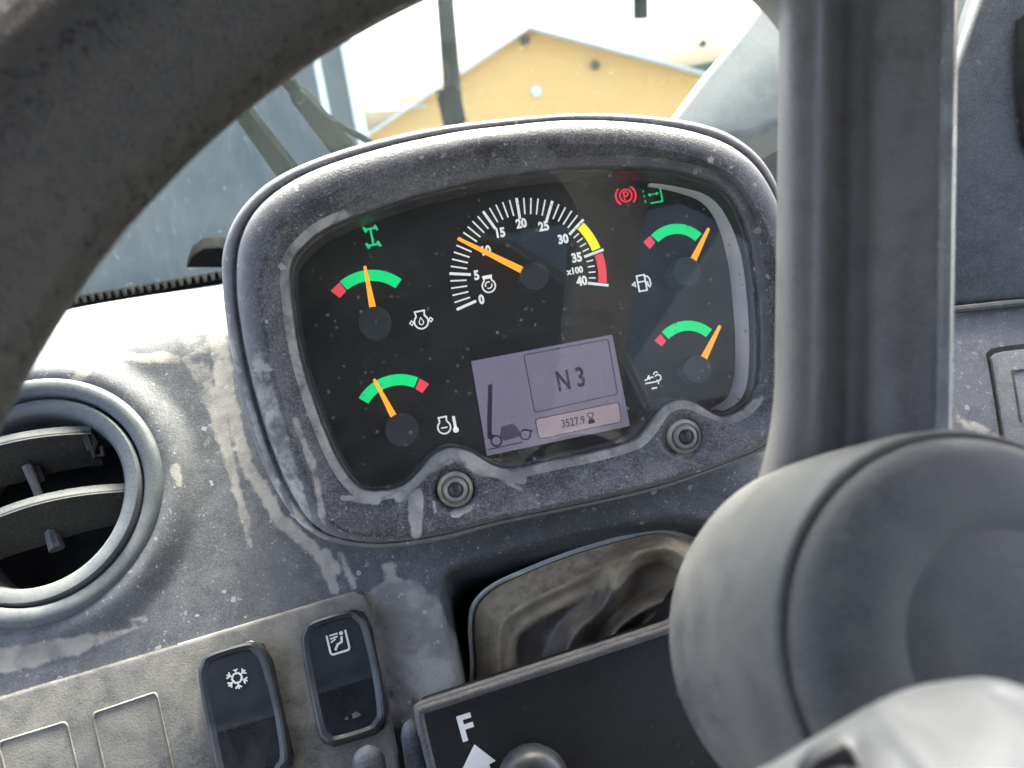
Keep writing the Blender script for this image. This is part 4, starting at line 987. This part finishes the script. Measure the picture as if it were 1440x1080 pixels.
def wiper(label, a, b, wa, wb, extra=None):
    t = thing('wiper_arm', onglass(*b, -.03), label, 'wiper', 'wiper arms outside the windscreen')
    pa, pb = onglass(*a, -.03), onglass(*b, -.03); d = (pb - pa).normalized(); n_ = wsn.cross(d)
    rings = [[p + n_ * w_, p + n_ * w_ * .6 + wsn * .006, p - n_ * w_ * .6 + wsn * .006, p - n_ * w_, p - wsn * .004] for p, w_ in ((pa, wa), (pa.lerp(pb, .25), wa * .9), (pa.lerp(pb, .32), wb * .75), (pb, wb))]
    v, f = loft(rings, cap=True); build('arm', v, f, M['wiper'], t, ang=30)
    if extra:
        v, f = tube([onglass(*q, -.026) for q in extra], .0028, 8); build('washer_hose', v, f, M['wiper'], t)
    v, f = lathe(pa.lerp(pb, .3), wsn, [(wa * .9, -.004), (wa * .9, .008), (wa * .5, .010)], 16); build('pivot', v, f, M['wiper'], t)
wiper('dark wiper arm without a hose rising behind the steering wheel rim', (300, 100), (420, 262), .006, .0105)
wiper('dark wiper arm with a thin hose beside it', (385, 90), (495, 225), .006, .0105, [(410, 112), (425, 132), (450, 158), (485, 180), (530, 205)])

# ================================================================== CAB SHELL (shades the dash, seen only as reflections)
def wbox(name, lo, hi, mat, **k):
    x0, y0, z0 = lo; x1, y1, z1 = hi
    v = [(x0, y0, z0), (x1, y0, z0), (x1, y1, z0), (x0, y1, z0), (x0, y0, z1), (x1, y0, z1), (x1, y1, z1), (x0, y1, z1)]
    f = [(0, 3, 2, 1), (4, 5, 6, 7), (0, 1, 5, 4), (1, 2, 6, 5), (2, 3, 7, 6), (3, 0, 4, 7)]
    return build(name, v, f, mat, base=lo, world=True, smooth=False, **k)
tag(wbox('cab_roof', (-.75, -1.0, CAM_Z + .55), (.8, .58, CAM_Z + .61), M['liner']), kind='structure')
tag(wbox('cab_rear_wall', (-.75, -1.0, .6), (.8, -.95, CAM_Z + .12), M['liner']), kind='structure')
arc = [(.18, .55), (.27, .50), (.34, .43), (.40, .33), (.44, .22), (.46, .12)]
v, f = slab([Vector((-.75, -.95, CAM_Z + .12)), Vector((-.75, -.95, CAM_Z + .55))] + [Vector((x_, -.95, CAM_Z + z_)) for x_, z_ in arc], (0, 1, 0), .05)
tag(build('cab_rear_panel', v, f, M['liner'], base=(-.75, -.95, CAM_Z + .12), world=True, smooth=False), kind='structure')
v, f = tube([Vector((x_ + .012, -.945, CAM_Z + z_)) for x_, z_ in arc], .007, 8)
tag(build('cab_window_trim', v, f, M['sheet'], base=(.4, -.95, CAM_Z + .12), world=True), kind='structure')
tag(wbox('cab_rear_glass', (-.75, -.985, CAM_Z + .12), (.8, -.98, CAM_Z + .55), M['tint']), kind='structure')
tag(wbox('cab_floor', (-.75, -1.0, .55), (.8, .5, .60), M['liner']), kind='structure')

# ================================================================== OUTSIDE
g = 400
tag(build('ground', [(-g, -g, 0), (g, -g, 0), (g, g, 0), (-g, g, 0)], [(0, 1, 2, 3)], M['ground'], world=True, smooth=False), kind='structure')
YB = 24.0
def wall_prism(pts, y, depth):
    """px outline on the vertical plane y, extruded away; anything under the ground is cut to it"""
    o = [WP(a, b, y) for a, b in pts]; return slab(o, (0, -1, 0), depth)
def wthing(name, base, label, cat, group=None): return thing(name, base, label, cat, group, world=True)
yb = wthing('yellow_building', (WP(740, 60, YB).x, YB, 0), 'yellow gabled building with pale roof edge behind the windscreen', 'building')
ap, rt, lf = WP(740, 44, YB), WP(985, 108, YB), WP(505, 200, YB)
wl_ = [(lf.x, YB, 0), (rt.x, YB, 0), (rt.x, YB, rt.z), (ap.x, YB, ap.z), (lf.x, YB, lf.z)]
v, f = slab([Vector(p) for p in wl_], (0, -1, 0), 9); build('wall', v, f, M['yellow_wall'], yb, smooth=False)
for a, b in ((ap, rt), (ap, lf)):
    e = (b - a) * 1.04; up = Vector((0, 0, .07)); o = [a, a + e, a + e + up, a + up]
    v, f = slab([p + Vector((0, -.5, .0)) for p in o], (0, -1, 0), 9.6); build('roof_slope', v, f, M['roof'], yb, smooth=False)
for x, y in ((738, 57), (836, 92)):
    c = WP(x, y, YB - .02); v, f = lathe(c, (0, -1, 0), [(.10, 0), (.11, .1), (.07, .22), (.02, .25)], 14); build('wall_lamp', v, f, M['lamp'], yb)
c = WP(754, 128, YB - .02); v, f = lathe(c, (0, -1, 0), [(.13, 0), (.13, .03)], 24); build('round_sign', v, f, M['white_wall'], yb)
for x0, x1, y0, y1 in ((512, 560, 136, 146), (518, 600, 150, 156)):
    v, f = slab([WP(x, y, YB - .03) for x, y in ((x0, y1), (x1, y1 - 4), (x1, y0 - 4), (x0, y0))], (0, -1, 0), .03); build('window_frame', v, f, M['white_wall'], yb, smooth=False)
# pale house right of it
ph = wthing('pale_building', (WP(1000, 60, 34).x, 34, 0), 'blown out white building with a dark green roof edge right of the yellow building', 'building')
a_, b_ = WP(880, 20, 34), WP(1140, 20, 34)
v, f = slab([Vector((a_.x, 34, 0)), Vector((b_.x, 34, 0)), Vector((b_.x, 34, WP(1000, 98, 34).z)), Vector((a_.x, 34, WP(1000, 98, 34).z))], (0, -1, 0), 8); build('wall', v, f, M['white_wall'], ph, smooth=False)
v, f = slab([WP(x, y, 33) for x, y in ((948, 98), (1060, 74), (1060, 92), (985, 108))], (0, -1, 0), .4); build('roof_edge', v, f, M['green_roof'], ph, smooth=False)
v, f = slab([WP(x, y, 33) for x, y in ((860, 68), (895, 80), (905, 86), (890, 86), (860, 74))], (0, -1, 0), .4); build('roof_cap', v, f, M['green_roof'], ph, smooth=False)
v, f = lathe(WP(986, 62, 33), (0, -1, 0), [(.12, 0), (.12, .2)], 12); build('wall_lamp', v, f, M['green_roof'], ph)
# lamp post and hanging post
def post(label, px_top, px_bot, y, w1, w2, joint=None):
    a, b = WP(*px_top, y), WP(*px_bot, y); dr = (b - a).normalized(); b = b + dr * (b.z / -dr.z) if b.z > 0 else b
    t = wthing('lamp_post', (b.x, b.y, 0), label, 'post'); v, f = tube([a, a.lerp(b, .5), b], [w1, (w1 + w2) / 2, w2], 14); build('pole', v, f, M['post'], t)
    if joint:
        j0, j1 = WP(*joint[0], y), WP(*joint[1], y); v, f = tube([j0, j1], joint[2], 14); build('sleeve', v, f, M['post'], t)
    return t
post('dark lamp post standing before the yellow building', (616, -120), (640, 170), 9, .075, .078, ((629, 125), (640, 175), .105))
hp2 = wthing('hanging_post', WP(901, 25, 12), 'short dark pipe end hanging above the yellow building', 'pipe')
v, f = tube([WP(899, -120, 12), WP(901, 26, 12)], .09, 12); build('pipe', v, f, M['post'], hp2)
# grey corrugated shed at the left
YS = 15.0
gs = wthing('corrugated_shed', (WP(300, 200, YS).x, YS, 0), 'grey corrugated shed with white corner post left of the yellow building', 'shed')
xr = WP(505, 120, YS).x; x = xr; k_ = 0
xs = np.arange(xr - 9, xr, .12); pts = [(x_, YS + (.03 if i % 4 in (0, 1) else 0)) for i, x_ in enumerate(xs)] + [(xr, YS)]
zt = CAM_Z + 3.4
vv = [(x_, y_, z_) for x_, y_ in pts for z_ in (0, zt)]; vv += [(x_, YS + 4, z_) for x_ in (xr, xr - 9) for z_ in (0, zt)]
n = len(pts); ff = [(2 * i, 2 * i + 2, 2 * i + 3, 2 * i + 1) for i in range(n - 1)] + [(2 * n - 2, 2 * n, 2 * n + 1, 2 * n - 1)]
build('cladding', vv, ff, M['grey_wall'], gs, smooth=False)
for px_, w_ in ((497, .16), (452, .10)):
    x_ = WP(px_, 120, YS).x; v, f = slab([Vector((x_ - w_ / 2, YS - .05, 0)), Vector((x_ + w_ / 2, YS - .05, 0)), Vector((x_ + w_ / 2, YS - .05, zt)), Vector((x_ - w_ / 2, YS - .05, zt))], (0, -1, 0), .05); build('corner_post', v, f, M['white_wall'], gs, smooth=False)
